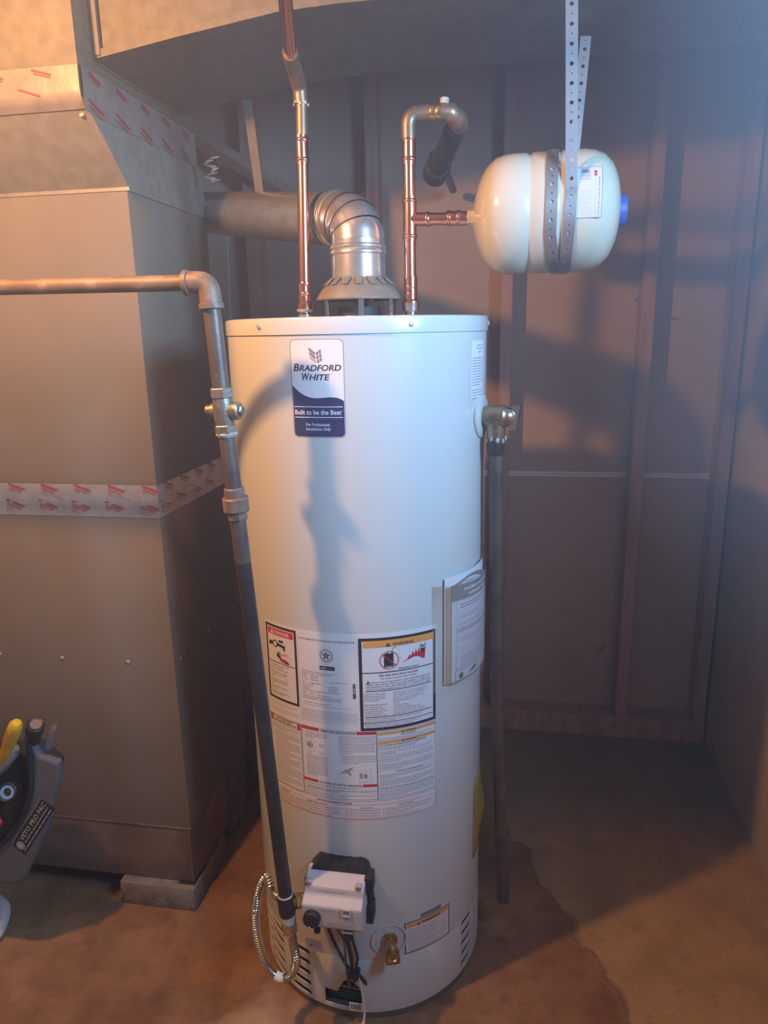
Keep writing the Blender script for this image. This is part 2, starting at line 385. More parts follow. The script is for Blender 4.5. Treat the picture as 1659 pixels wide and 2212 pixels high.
j0 = obj('joist', MB().box((-0.019, -1.2, 2.20), (0.019, 1.30, 2.42)), 'ceiling_wood', cl, smooth=0)
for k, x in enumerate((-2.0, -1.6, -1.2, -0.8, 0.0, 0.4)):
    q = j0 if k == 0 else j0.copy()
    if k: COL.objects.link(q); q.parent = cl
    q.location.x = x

# ------------------------------------------------------------------ furnace, coil case and ducts
FX, FY, FB = -0.755, 1.43, 1.82      # right side, front, back
fu = thing('furnace', 'tall grey sheet-metal furnace cabinet standing on concrete pavers', 'furnace', (-1.2, 1.62, 0.066))
obj('cabinet', MB().box((-1.62, FY, 0.228), (FX, FB, 1.066), 0.003), 'furnace_paint', fu)
obj('coil_case', MB().box((-1.62, FY, 1.069), (FX, FB, 1.708), 0.003), 'furnace_paint', fu)
obj('base_plenum', MB().box((-1.61, FY+0.002, 0.066), (FX-0.004, FB, 0.227), 0.002), 'base_metal', fu)
obj('base_flange', MB().box((-1.615, FY-0.001, 0.222), (FX+0.001, FB, 0.229), 0.001, 1), 'base_metal', fu)
obj('corner_bead', MB().box((FX-0.012, FY-0.0012, 0.072), (FX-0.0035, FY+0.004, 0.221), 0.0005, 1), 'base_metal', fu)
# transition: flush right side, front leaning out over the furnace
TY, TZ = 1.308, 1.838
tr = MB()
b0 = [(-1.62, FY+0.002, 1.708), (FX+0.004, FY+0.002, 1.708), (FX+0.004, FB+0.002, 1.708), (-1.62, FB+0.002, 1.708)]
t0 = [(-1.62, TY, TZ), (FX-0.004, TY, TZ), (FX-0.004, 1.79, TZ+0.012), (-1.62, 1.79, TZ+0.012)]
tr.add(b0+t0, [(3, 2, 1, 0), (4, 5, 6, 7)]+[(i, (i+1) % 4, (i+1) % 4+4, i+4) for i in range(4)])
obj('transition', tr, 'galvanized', fu, smooth=0)
obj('drip_edge', MB().box((-1.62, FY-0.002, 1.703), (FX+0.005, FB+0.002, 1.711), 0.001, 1), 'galvanized', fu)
scw = obj('screw', MB().lathe([(0, 0.0052), (0.0015, 0.0052), (0.003, 0.0034), (0.0034, 0.0)], (0, 0, 0), (0, -1, 0), 12, cap=(True, False)), 'zinc', fu)
scw.location = (-0.872, FY, 0.675); scw.matrix_parent_inverse = Matrix.Translation(-V(fu.location))
for p in ((-1.043, FY, 0.675), (-1.211, FY, 0.675), (-1.38, FY, 0.675)): 
    q = scw.copy(); COL.objects.link(q); q.parent = fu; q.matrix_parent_inverse = scw.matrix_parent_inverse.copy(); q.location = p
for p in ((FX, 1.463, 0.675), (FX, 1.628, 0.675), (FX, 1.79, 0.675)):
    q = scw.copy(); COL.objects.link(q); q.parent = fu; q.matrix_parent_inverse = scw.matrix_parent_inverse.copy(); q.location = p; q.rotation_euler = (0, 0, pi/2)
q = scw.copy(); COL.objects.link(q); q.parent = fu; q.matrix_parent_inverse = scw.matrix_parent_inverse.copy(); q.location = (-0.775, 1.328, 1.815); q.rotation_euler = (-0.75, 0, 0)

def tape_band(name, z0, z1, xl, parent, front, side, bump):
    """foil tape round the front and right side; slight waves so that it catches the light"""
    t = MB(); n = 60; rr = random.Random(5); rows = [0, 0.3, 0.42, 0.55, 0.8, 1.0]
    def col(p, nrm):
        return [V(p)+V((0, 0, z0+(z1-z0)*r))+V(nrm)*(0.0009+(bump*(0.6+rr.random()) if r in (0.42,) else rr.random()*0.0003)) for r in rows]
    pts = [col((xl+(FX-xl)*i/n, front, 0), (0, -1, 0)) for i in range(n+1)]
    pts[-1] = [V((FX+0.0008, front-0.0008, z0+(z1-z0)*r)) for r in rows]
    m2 = 24
    pts += [col((FX, front+(side-front)*i/m2, 0), (1, 0, 0)) for i in range(1, m2+1)]
    k = len(rows); vs = [p for c in pts for p in c]
    t.add(vs, [(i*k+j, (i+1)*k+j, (i+1)*k+j+1, i*k+j+1) for i in range(len(pts)-1) for j in range(k-1)])
    o = obj(name, t, 'foil', parent, smooth=50); return o
tb = tape_band('foil_tape', 1.030, 1.104, -1.62, fu, FY, 1.815, 0.0022)
pr = Print(lambda u, v, l: (u/1000, FY-0.0022-l, v/1000), lift=0.0003)
ps = Print(lambda u, v, l: (FX+0.0022+l, u/1000, v/1000), lift=0.0003)
def tape_print(P, u, hi, k):
    r = -0.36
    if hi:
        P.line([(u-2, 1103), (u+36, 1089.5)], 4.2, 'tape_red', 2); P.text('Venture Tape', u-2, 1093.5, 4.8, 'tape_red', rot=r, bold=0.03, sx=0.85)
        P.text('181A-P' if k % 2 else '1581A', u-3, 1087.0, 3.8, 'tape_red', rot=r)
        P.text('181B-FX' if k % 2 else '', u-4, 1081.5, 3.8, 'tape_red', rot=r)
        if k % 2: P.text('COLD WEATHER', u+16, 1079, 3.4, 'tape_red', rot=r)
    else:
        P.line([(u, 1066), (u+44, 1049.5)], 4.6, 'tape_red', 2); P.text('Venture Tape', u, 1055.5, 5.6, 'tape_red', rot=r, bold=0.03, sx=0.85)
        P.text('181A-P' if k % 2 else '1581A', u-1, 1048.5, 4.2, 'tape_red', rot=r)
        if k % 2: P.text('181B-FX', u-2, 1042.0, 4.2, 'tape_red', rot=r)
def logo(mp, u, hi, k):
    q = Print(mp, lift=0.0003); tape_print(q, u, hi, k); q.emit(tb, {'tape_red': 'tape_logo'}, False)
for k in range(-1, 9):
    logo(pr.mp, -1450+k*82+8, True, k); logo(pr.mp, -1455+k*82, False, k+1)
for k in range(4):
    logo(ps.mp, 1448+k*82+20, True, k); logo(ps.mp, 1440+k*82, False, k+1)

du = thing('supply_duct', 'sheet-metal supply plenum and overhead trunk duct along the ceiling', 'duct', (-1.2, 1.55, 1.84))
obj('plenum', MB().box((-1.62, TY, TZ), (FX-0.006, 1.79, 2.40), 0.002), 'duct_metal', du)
tk = MB(); TF, TB = 1.372, 1.715
xs = [(-0.762, 1.915), (-0.60, 1.938), (-0.41, 1.962), (-0.30, 1.966), (0.70, 1.966)]
bot = [(x, TF, z) for x, z in xs]; n = len(xs)
vs = [(x, TF, z) for x, z in xs]+[(x, TB, z) for x, z in xs]+[(x, TF, 2.40) for x, z in xs]+[(x, TB, 2.40) for x, z in xs]
fs = []
for i in range(n-1):
    fs += [(i, i+1, n+i+1, n+i), (i, 2*n+i, 2*n+i+1, i+1), (n+i, n+i+1, 3*n+i+1, 3*n+i), (2*n+i, 3*n+i, 3*n+i+1, 2*n+i+1)]
fs += [(0, n, 3*n, 2*n), (n-1, 2*n-1, 4*n-1, 3*n-1)]
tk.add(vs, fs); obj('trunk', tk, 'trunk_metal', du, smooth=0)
fr = MB()                         # folded edge along the lower front of the trunk and drive cleat beside the plenum
for (x0, z0), (x1, z1) in zip(xs, xs[1:]):
    fr.prism([(x0, TF-0.009, z0), (x1, TF-0.009, z1), (x1, TF-0.009, z1+0.014), (x0, TF-0.009, z0+0.014)], (0, 0.009, 0))
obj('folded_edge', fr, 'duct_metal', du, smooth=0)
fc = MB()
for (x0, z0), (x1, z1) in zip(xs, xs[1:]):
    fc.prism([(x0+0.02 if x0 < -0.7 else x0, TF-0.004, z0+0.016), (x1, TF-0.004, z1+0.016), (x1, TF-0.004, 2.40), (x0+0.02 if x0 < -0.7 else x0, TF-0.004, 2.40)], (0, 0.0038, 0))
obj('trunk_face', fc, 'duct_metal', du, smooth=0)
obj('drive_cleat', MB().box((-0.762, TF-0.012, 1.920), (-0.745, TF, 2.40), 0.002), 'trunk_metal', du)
obj('seam_ridge', MB().cyl((-0.7600, 1.374, 1.9125), (-0.7600, 1.715, 1.9125), 0.0035, seg=10), 'trunk_metal', du)
# foil tape over the joint of transition and plenum
tt = MB(); n = 40; rr = random.Random(9)
secs = [(-0.022, 1), (-0.012, 1), (-0.003, 1), (0.012, 0), (0.03, 0), (0.052, 0)]
def jcol(x, y, nrm, side):
    out = []
    for d, low in secs:
        dn = V((0, 0.65*-d*0.95, d*0.72)) if (low and not side) else V((0, 0, d))
        out.append(V((x, y, TZ))+dn+V(nrm)*(0.0012+rr.random()*0.0012))
    return out
cs = [jcol(-1.62+(FX-0.006+1.62)*i/n, TY, (0, -1, 0), False) for i in range(n+1)]
k = len(secs); tt.add([p for c in cs for p in c], [(i*k+j, (i+1)*k+j, (i+1)*k+j+1, i*k+j+1) for i in range(n) for j in range(k-1)])
cs = [jcol(FX-0.004, TY+(1.79-TY)*i/n, (1.6, 0, 0), True) for i in range(n+1)]
tt.add([p for c in cs for p in c], [(i*k+j, (i+1)*k+j, (i+1)*k+j+1, i*k+j+1) for i in range(n) for j in range(k-1)])
jt = obj('joint_tape', tt, 'joint_foil', du, smooth=50)
pj = Print(lambda u, v, l: (u/1000, TY-0.0028-l, v/1000), lift=0.0003)
pk = Print(lambda u, v, l: (FX+0.0022+l, u/1000, v/1000), lift=0.0003)
def streak(mp, pts, t):
    q = Print(mp, lift=0.0003); q.line(pts, t, 'tape_red'); q.emit(jt, {'tape_red': 'tape_streak'}, False)
for k in range(-1, 7):
    u = -1420+k*95
    for pts, t in (([(u, 1886), (u+36, 1876)], 3.4), ([(u+4, 1880), (u+34, 1872)], 2.0), ([(u-30, 1856), (u+10, 1844)], 3.0)): streak(pj.mp, pts, t)
for k in range(5):
    u = 1330+k*95
    for pts, t in (([(u, 1884), (u+36, 1874)], 3.4), ([(u, 1878), (u+34, 1869)], 2.0), ([(u-10, 1838), (u+40, 1822)], 3.0), ([(u-10, 1828), (u+36, 1814)], 2.0)): streak(pk.mp, pts, t)

# pavers under the furnace
pv = MB().box((-0.955, 1.408, 0.0), (-0.752, 1.62, 0.0655), 0.004)
tag(obj('concrete_paver', pv, 'paver'), 'grey concrete paver under the front right corner of the furnace', 'paver', 'pavers under the furnace')
tag(obj('concrete_paver', MB().box((-0.955, 1.70, 0.0), (-0.76, 1.80, 0.0655), 0.004), 'paver'), 'concrete paver under the back right corner of the furnace', 'paver', 'pavers under the furnace')
tag(obj('concrete_paver', MB().box((-1.60, 1.50, 0.0), (-1.40, 1.75, 0.0655), 0.004), 'paver'), 'concrete paver under the left end of the furnace', 'paver', 'pavers under the furnace')
tag(obj('rubber_pad', MB().box((-0.80, 1.424, 0.0640), (-0.7555, 1.50, 0.0690), 0.001, 1), 'black_plastic'), 'thin black pad between paver and furnace corner', 'pad')
cb = thing('concrete_block', 'grey hollow concrete block on the floor behind the furnace corner', 'block', (-0.72, 2.0, 0))
bl = MB()
for a, b in (((-0.80, 1.93, 0), (-0.62, 1.955, 0.19)), ((-0.80, 2.095, 0), (-0.62, 2.12, 0.19)), ((-0.80, 1.955, 0), (-0.775, 2.095, 0.19)), ((-0.645, 1.955, 0), (-0.62, 2.095, 0.19))): bl.box(a, b)
obj('block_shell', bl, 'paver', cb, smooth=0)
obj('block_web', MB().box((-0.775, 2.01, 0), (-0.645, 2.04, 0.19)), 'paver', cb, smooth=0)

# ------------------------------------------------------------------ water heater
HX, HY, R = -0.297, 1.438, 0.254
def cylp(u, v, l): 
    a = u/1000/R; return (HX+(R+l)*sin(a), HY-(R+l)*cos(a), v/1000)
wh = thing('water_heater', 'tall white cylindrical gas water heater with printed labels', 'water heater', (HX, HY, 0))
SEG = 240
obj('jacket', MB().lathe([(0.155, R-0.0015), (0.155, R), (1.420, R), (1.420, R-0.004)], (HX, HY, 0), (0, 0, 1), SEG, cap=(False, False)), 'heater_paint', wh)
obj('top_cap', MB().lathe([(1.4205, R-0.003), (1.4205, R+0.0025), (1.4435, R+0.0025), (1.4475, R+0.001), (1.449, R-0.003), (1.449, 0.05)], (HX, HY, 0), (0, 0, 1), SEG, cap=(False, True)), 'cap_paint', wh)
obj('base_ring', MB().lathe([(0.0, R-0.006), (0.0, R-0.003), (0.021, R-0.003), (0.021, R-0.02)], (HX, HY, 0), (0, 0, 1), SEG//2, cap=(True, False)), 'heater_base', wh)
obj('burner_chamber', MB().lathe([(0.012, 0.232), (0.21, 0.232), (0.21, 0.1)], (HX, HY, 0), (0, 0, 1), 96), 'dark_inside', wh)
# lower skirt with real louvre slots and the burner opening cut through
def arcbox(mb, pts, r0, r1):      # pts in (u, v) mm, swept radially
    n = len(pts); vs = [cylp(u, v, r0-R) for u, v in pts]+[cylp(u, v, r1-R) for u, v in pts]
    mb.add(vs, [tuple(range(n))[::-1], tuple(range(n, 2*n))]+[(i, (i+1) % n, (i+1) % n+n, i+n) for i in range(n)])
def capsule(u0, u1, v, h):
    r = h/2; return [(u1-r+r*cos(t), v+r*sin(t)) for t in [(-0.5+k/6)*pi for k in range(7)]]+[(u0+r-r*cos(t), v-r*sin(t)) for t in [(-0.5+k/6)*pi for k in range(7)]]
slots = []
for v in (139, 112, 85, 58, 33): slots += [(-147, -94, v), (-226, -176, v), (-283, -238, v)]
for v in (148, 121, 94, 67, 40): slots += [(270, 318, v), (330, 376, v)]
skirt = MB().lathe([(0.0195, R-0.0025), (0.0195, R+0.0006), (0.1545, R+0.0006), (0.157, R-0.0008), (0.157, R-0.0025), (0.0195, R-0.0025)], (HX, HY, 0), (0, 0, 1), SEG, cap=(False, False))
so = obj('skirt', skirt, 'heater_paint', wh)
bmw = bmesh.new(); bmw.from_mesh(so.data); bmesh.ops.remove_doubles(bmw, verts=bmw.verts[:], dist=1e-6); bmesh.ops.recalc_face_normals(bmw, faces=bmw.faces[:]); bmw.to_mesh(so.data); bmw.free()
cut = MB()
for a, b, v in slots: arcbox(cut, capsule(a, b, v, 12.5), R-0.012, R+0.012)
arcbox(cut, [(-60, 28), (22, 28), (22, 72), (18, 84), (6, 96), (-2, 100), (-14, 98), (-22, 84), (-30, 66), (-60, 66)], R-0.012, R+0.012)
co = obj('cutter', cut, 'dark_inside', None, smooth=0)
bo = so.modifiers.new('cut', 'BOOLEAN'); bo.object = co; bo.operation = 'DIFFERENCE'; bo.solver = 'EXACT'
bpy.context.view_layer.update()
me2 = bpy.data.meshes.new_from_object(so.evaluated_get(_dg())); so.modifiers.clear(); so.data = me2; me2.name = 'skirt'
if me2.materials: me2.materials.clear()
me2.materials.append(MATS['heater_paint']); me2.polygons.foreach_set('material_index', [0]*len(me2.polygons))
bpy.data.objects.remove(co)
# burner parts seen in the opening
for v, c in ((63, 'kraft'), (52, 'green_bars'), (43, 'green_bars'), (35, 'green_bars')):
    b = MB(); arcbox(b, [(-58, v-2.4), (20, v-2.4), (20, v+2.4), (-58, v+2.4)], R-0.018, R-0.013); obj('burner_bar', b, c, wh, smooth=0)
for a in (-29.5, 32.1, 91, -91, 150, -150):
    t = rad(a); obj('cap_screw', MB().lathe([(0, 0.0052), (0.0012, 0.0052), (0.0032, 0.0036), (0.0036, 0)], (HX+(R+0.0022)*sin(t), HY-(R+0.0022)*cos(t), 1.4345), (sin(t), -cos(t), 0), 12, cap=(True, False)), 'zinc', wh)

# --- brand label
bl = MB()
bp = Print(cylp, 6.0)
U0, U1, Z0, Z1 = -67.4, 27.5, 1248.0, 1413.0
def rr_cols(P, u0, z0, u1, z1, r, c, layer, lo=None, hi=None, n=34):
    us = [u0+(u1-u0)*i/n for i in range(n+1)]; us = sorted(set(us+[u0+r*q for q in (0.02, 0.08, 0.2, 0.4, 0.7, 1)]+[u1-r*q for q in (0.02, 0.08, 0.2, 0.4, 0.7, 1)]))
    def inset(u):
        d = min(u-u0, u1-u); return r-math.sqrt(max(0, r*r-(r-d)**2)) if d < r else 0
    P.cols(us, (lo or (lambda u: z0+inset(u))), (lambda u: min(z1-inset(u), hi(u)) if hi else z1-inset(u)), c, layer)
    return inset
rr_cols(bp, U0, Z0, U1, Z1, 9, 'print_grey', 1)
lab = Print(cylp, 6.0); rr_cols(lab, U0+1, Z0+1, U1-1, Z1-1, 8.5, 'brand_white', 2)
brand = obj('brand_label', lab.m['brand_white'], 'brand_white', wh, smooth=0)
def wave_spline(u):
    K_ = [(-67.4, 1339), (-42, 1319.5), (-20, 1315.6), (0, 1317.0), (27.5, 1309)]; tot = 0.0
    for i, (a, p) in enumerate(K_):      # Lagrange through five points
        t = p-1315
        for j, (b, q) in enumerate(K_):
            if j != i: t *= (u-b)/(a-b)
        tot += t
    return 1315+tot
def wave(u):
    pts = [(-67.4, 1339), (-56, 1327), (-42, 1319.5), (-24.5, 1316), (-12, 1316.5), (-2.7, 1317.2), (8, 1316), (18, 1313), (27.5, 1309)]
    for (a, p), (b, q) in zip(pts, pts[1:]):
        if a <= u <= b: return wave_spline(u)
    return 1309
rr_cols(bp, U0+1.8, Z0+1.8, U1-1.8, Z1-1.8, 8, 'navy', 3, hi=wave)
bp.m['print_grey'] = bp.m['print_grey']
bp.text('B', -61.7, 1361.0, 12.6, 'print_black', u1=-51.5, bold=0.016, shear=0.2, layer=4, res=4); bp.text('RADFORD', -50.5, 1361.0, 10.2, 'print_black', u1=22.7, bold=0.016, shear=0.2, layer=4, res=4)
bp.text('W', -46.8, 1345.6, 12.6, 'print_black', u1=-32.8, bold=0.016, shear=0.2, layer=4, res=4); bp.text('HITE', -33.4, 1345.6, 10.2, 'print_black', u1=3.0, bold=0.016, shear=0.2, layer=4, res=4)
bp.ring(6.5, 1356, 1.2, 0.3, 'print_light', 4, 12)
def flag(u, v):               # waving flag with three bands and a lighter cross
    return (-30+u*21-v*2.4, 1376+v*21+3.2*sin(u*5.2+1.9)-2.5*u)
for r0, r1, c in ((0.72, 0.98, 'print_grey'), (0.40, 0.66, 'print_grey'), (0.10, 0.34, 'print_light')):
    for a, b in ((0, 0.50), (0.60, 0.78), (0.84, 1.0)):
        for k in range(4):
            x0, x1 = a+(b-a)*k/4, a+(b-a)*(k+1)/4; bp.poly([flag(x0, r0), flag(x1, r0), flag(x1, r1), flag(x0, r1)], c if b < 0.6 or r0 > 0.3 else 'print_grey', 4)
bp.rect(-64, 1300.3, 23, 1301.6, 'print_white', 4); bp.rect(-63.5, 1282.4, 23, 1283.7, 'print_white', 4)
bp.text('Built to be the Best', -63.0, 1287.8, 8.2, 'print_white', u1=20.4, bold=0.016, layer=4, res=4); bp.ring(22.0, 1294, 1.0, 0.3, 'print_white', 4, 10)
bp.text('For Professional', -43.2, 1268.2, 5.6, 'print_white', u1=0.2, shear=0.2, bold=0.01, layer=4, res=3); bp.text('Installation Only', -43.2, 1260.6, 5.6, 'print_white', u1=1.6, shear=0.2, bold=0.01, layer=4, res=3)
bp.emit(brand, {'navy': 'navy_wave', 'print_grey': 'label_border', 'print_black': 'lettering', 'print_white': 'slogan_lettering', 'print_light': 'emblem_shading'})

# --- big instruction label
base = Print(cylp, 8.0); base.rect(-171.5, 492, 191.5, 887.5, 'white_paper', 1)
big = obj('instruction_label', base.m['white_paper'], 'white_paper', wh, smooth=0)
P = Print(cylp, 8.0, 0.00015)
K, G_, L_, W_, RD, OR = 'print_black', 'print_grey', 'print_light', 'print_white', 'print_red', 'print_orange'
def tri(u, v, h, c, c2, layer=4):
    P.poly([(u-h*0.58, v), (u+h*0.58, v), (u, v+h)], c, layer); P.rect(u-h*0.06, v+h*0.28, u+h*0.06, v+h*0.7, c2, layer+1); P.rect(u-h*0.06, v+h*0.12, u+h*0.06, v+h*0.2, c2, layer+1)
# danger box
P.frame(-169.5, 723.5, -86.5, 881.5, 5.0, K, 2); P.rect(-162.5, 861.5, -93.5, 874.5, RD, 3); tri(-149, 863.2, 9.2, W_, RD); P.text('DANGER', -141, 864.2, 7.0, W_, u1=-103, bold=0.02, layer=4)
P.poly([(-160, 838), (-150, 839), (-150, 847), (-160, 846)], K, 3); P.ring(-142, 843, 7.5, 2.2, K, 3); P.poly([(-138, 840), (-121, 838), (-119, 832), (-116, 832), (-115, 843), (-138, 846)], K, 3); P.poly([(-132, 848), (-120, 848), (-119, 853), (-131, 853)], K, 3)
P.line([(-113, 851), (-113, 829), (-98, 818)], 0.5, L_); P.line([(-156, 830), (-128, 831)], 0.5, L_); P.line([(-146, 812), (-150, 822), (-140, 825)], 0.5, L_); P.line([(-110, 825), (-98, 809)], 0.5, L_)
P.poly([(-125, 832), (-117, 832), (-110, 812), (-128, 816)], 'print_white', 3); P.text('HOT', -124, 822.5, 3.6, RD, u1=-111, bold=0.02, layer=4)
P.poly([(-140, 818), (-132, 814), (-128, 809), (-118, 807), (-107, 806), (-107, 810), (-116, 815), (-122, 813), (-128, 815), (-134, 822), (-137, 824)], K, 3); P.poly([(-128, 810), (-116, 808), (-109, 807), (-118, 815), (-124, 817)], RD, 4); P.poly([(-132, 828), (-128, 816), (-126, 816), (-130, 829)], K, 3); P.poly([(-137, 826), (-131, 816), (-129, 817), (-135, 828)], K, 3)
P.rect(-164.5, 803.2, -91.5, 804.6, K, 3)
y = 797
for para in (('Water temperature over 125°F', 'can cause severe burns', 'instantly or death from scalds.'), ('Children, disabled and elderly', 'are at highest risk of being', 'scalded.'), ('See instruction manual before', 'setting temperature at water', 'heater.'), ('Feel water before bathing or', 'showering.'), ('Temperature limiting valves are', 'available, see manual.')):
    P.lines(para, -160.5, y, 2.9, 4.5, G_, sx=1.02); y -= 4.5*len(para)+2.1
P.greek(-167, -92, 716, 3, 2.6, 0.9); P.greek(-167, -90, 704, 4, 2.6, 0.9); P.rect(-167, 707.5, -88, 708, L_); P.rect(-167, 718.6, -88, 719.1, L_)
# rating plate
P.rect(-83.3, 700, -82.7, 876, L_); P.rect(35.4, 810, 36.0, 872, L_)
P.text('AUTOMATIC STORAGE WATER HEATER', -78.4, 868.2, 4.2, G_, u1=31)
P.ring(-24.2, 841, 13.2, 0.6, G_); P.ring(-24.2, 841, 9.6, 0.6, G_); P.ring(-24.2, 841, 12.6, 1.8, L_)
P.poly([(-24.2+(8.4 if k % 2 == 0 else 3.4)*sin(k*pi/5), 841+(8.4 if k % 2 == 0 else 3.4)*cos(k*pi/5)) for k in range(10)], K, 3); P.disc(-24.2, 841, 2.6, L_, 4, 12)
P.rect(-38.4, 811.6, -8.6, 819.4, K, 2); P.text('AHRI', -36.8, 813.6, 3.6, W_, bold=0.02, sx=1.0); P.greek(-24, -10, 814.6, 1, 2, 1.4, L_, 1.0, 3)
P.rect(-82.5, 807.8, 35.4, 808.1, L_)
P.lines(('BRADFORD WHITE CORPORATION  www.bradfordwhite.com', '200 LAFAYETTE STREET  MIDDLEVILLE MI 49333  USA'), -77.3, 803.4, 2.2, 4.1, G_, sx=0.90)
P.lines(('Model No.', 'Serial No.', 'Nom. Cap.'), -77.3, 795.2, 2.2, 4.1, G_, sx=1.05); P.greek(-58, -42, 795.2, 3, 4.1, 1.9, G_, 1.0)
P.lines(('Input:', 'Gas Pressure Manifold', '       Inlet Supply Max', '       Inlet Supply Min', 'CLOSET INSTALLATION MINIMUM CLEARANCES IN INCHES', '  0 FRONT     0 LEFT      12 TOP', '  1 BACK      0 RIGHT      6 VENT CONNECTOR'), -77.3, 780.4, 2.2, 4.1, G_, sx=0.95)
P.greek(-58, -36, 780.4, 1, 4, 1.9, G_, 1); P.greek(-22, -4, 776.3, 3, 4.1, 1.9, G_, 1.0); P.text('Type: NATURAL GAS', -20, 786.4, 2.2, G_, u1=17)
P.greek(-77, 4, 751.7, 2, 4.1, 1.9, G_, 1.0); P.text('CATEGORY I NATURAL DRAFT', -77.3, 738.6, 2.2, G_, u1=-20); P.greek(-77, 24, 734, 1, 4, 1.6, L_, 1.0)
v = 786.5
while v > 758:
    h = P.rnd.choice((0.5, 0.9, 1.6, 2.4)); P.rect(24.2, v-h, 30.0, v, K if P.rnd.random() < 0.8 else G_, 2); v -= h+P.rnd.choice((0.5, 0.8))
P.rect(28, 803.4, 28.5, 805.4, G_)
P.greek(-81, 33, 724.5, 7, 2.9, 1.4, L_, 1.0); P.greek(-81, 33, 703, 2, 2.7, 1.0, L_, 0.5)
# warning box
P.frame(37.0, 688.5, 190.0, 878.0, 6.0, K, 2); P.rect(45.4, 858.8, 185.6, 872.6, OR, 3); tri(92, 859.6, 8.4, K, OR); P.text('WARNING', 100.5, 860.2, 6.6, K, u1=142.5, bold=0.015, layer=4)
P.poly([(84, 818), (102, 818), (102, 844), (100, 848), (97, 845), (92, 846), (91, 848.5), (90, 846), (86, 846), (84, 842)], K, 3); P.line([(99, 845), (100, 853), (104, 857), (108, 857)], 1.0, K, 3)
P.ring(94.0, 832, 18.4, 1.6, RD, 4); P.line([(81.5, 843.5), (106.5, 820.5)], 2.2, RD, 5); P.greek(86, 100, 819.5, 1, 2, 1.6, L_, 1.0, 4)
P.line([(109, 857), (113, 848), (114, 840), (117, 835), (112, 822), (118, 820)], 0.35, L_)
P.poly([(118.5, 824.5), (129, 829), (134, 838), (137, 834), (140, 844), (143, 836), (147, 847), (149, 838), (153, 848), (156, 839), (160, 847), (164, 845), (166, 850), (166.5, 838), (165, 824.3)], RD, 3)
P.disc(160.6, 850, 2.4, K, 5, 12); P.poly([(156, 845), (165, 845), (162, 835), (158, 838)], K, 4); P.line([(156.4, 845), (155, 851), (158.5, 855)], 1.2, K, 5); P.line([(164.6, 845), (166.6, 850), (165.8, 856)], 1.2, K, 5)
P.text('Flammable Vapors', 112.5, 811.6, 3.4, K, u1=152, bold=0.01, layer=4); P.line([(110, 823), (109.5, 813), (113, 810), (122, 810.5), (135, 809.8), (150, 811), (155, 815), (150, 820), (135, 821), (118, 819)], 0.35, L_)
P.rect(43, 807.4, 184, 809.2, K, 3)
P.text('FIRE AND EXPLOSION HAZARD', 74.4, 799.8, 4.2, K, u1=150.7, bold=0.012); P.text('Can result in serious injury or death.', 77, 794.2, 3.3, K, u1=148)
tri(53.5, 786.6, 6.6, K, W_)
for i, (t, a, b) in enumerate((('Do not store or use gasoline or other flammable vapors and', 59.5, 176), ('liquids in the vicinity of this or any other appliance.  Storage of or', 49.6, 178), ('use of gasoline or other flammable vapors or liquids in the vicinity', 49.6, 178.5), ('of this or any other appliance can result in serious injury or death.', 49.6, 178))): P.text(t, a, 787.6-i*4.7, 3.3, K, u1=b)
P.rect(48, 770.2, 180, 771.6, K, 3)
P.lines(('Vapors from flammable', 'liquids can explode and', 'catch fire causing death', 'or severe burns.'), 44.9, 763.6, 3.2, 4.4, G_, sx=0.98)
P.lines(('Do not use or store flammable products', 'such as gasoline, solvents or adhesives', 'in the same room or area near this', 'appliance, or any other appliance or', 'any possible ignition source.'), 100.3, 763.6, 3.2, 4.4, G_, sx=0.98)
P.lines(('Keep flammable products:', '    1. far away from any', '       possible ignition source,', '    2. in approved containers,', '    3. tightly closed and', "    4. out of children's reach."), 44.9, 741.6, 3.2, 4.4, G_, sx=0.98)
P.lines(('Vapors:', '    1. cannot be seen,', '    2. are heavier than air,', '    3. go a long way on the floor and', '    4. can be carried from other rooms to', '       possible ignition sources by air currents.'), 100.3, 741.6, 3.2, 4.4, G_, sx=0.92)
P.rect(46.8, 716.0, 180, 717.4, K, 3)
P.lines(('Water heaters in residential garages must be installed and located, or', 'protected, to avoid physical damage.'), 46, 711.4, 3.0, 3.9, G_, sx=0.98); P.rect(43, 704.4, 184, 705.6, K, 3)
P.lines(("Read and follow water heater warnings and instructions. If owner's", 'manual is missing contact the distributor or manufacturer.'), 46, 700.2, 3.0, 3.9, G_, sx=0.98)
# safety column
P.frame(-171, 536, -86, 687, 0.8, K, 2); P.rect(-169.5, 672, -161, 685.5, RD, 3); P.rect(-95, 672, -87.5, 685.5, RD, 3); P.rect(-169.5, 684.8, -87.5, 685.6, RD, 3); P.rect(-169.5, 671.6, -87.5, 672.4, RD, 3)
P.text('FOR YOUR SAFETY', -151, 680, 3.6, K, u1=-105, bold=0.015); P.text('READ BEFORE OPERATING', -158, 674.4, 3.6, K, u1=-98, bold=0.015)
P.greek(-167, -90, 666, 3, 3.5, 1.5, G_); P.rect(-170, 655.6, -87, 656.4, K)
y = 651
for k in (4, 6, 3, 5, 6, 4): P.greek(-160, -90, y, k, 3.7, 1.5, G_); P.rect(-167, y, -165, y+1.5, G_); y -= k*3.7+1.6
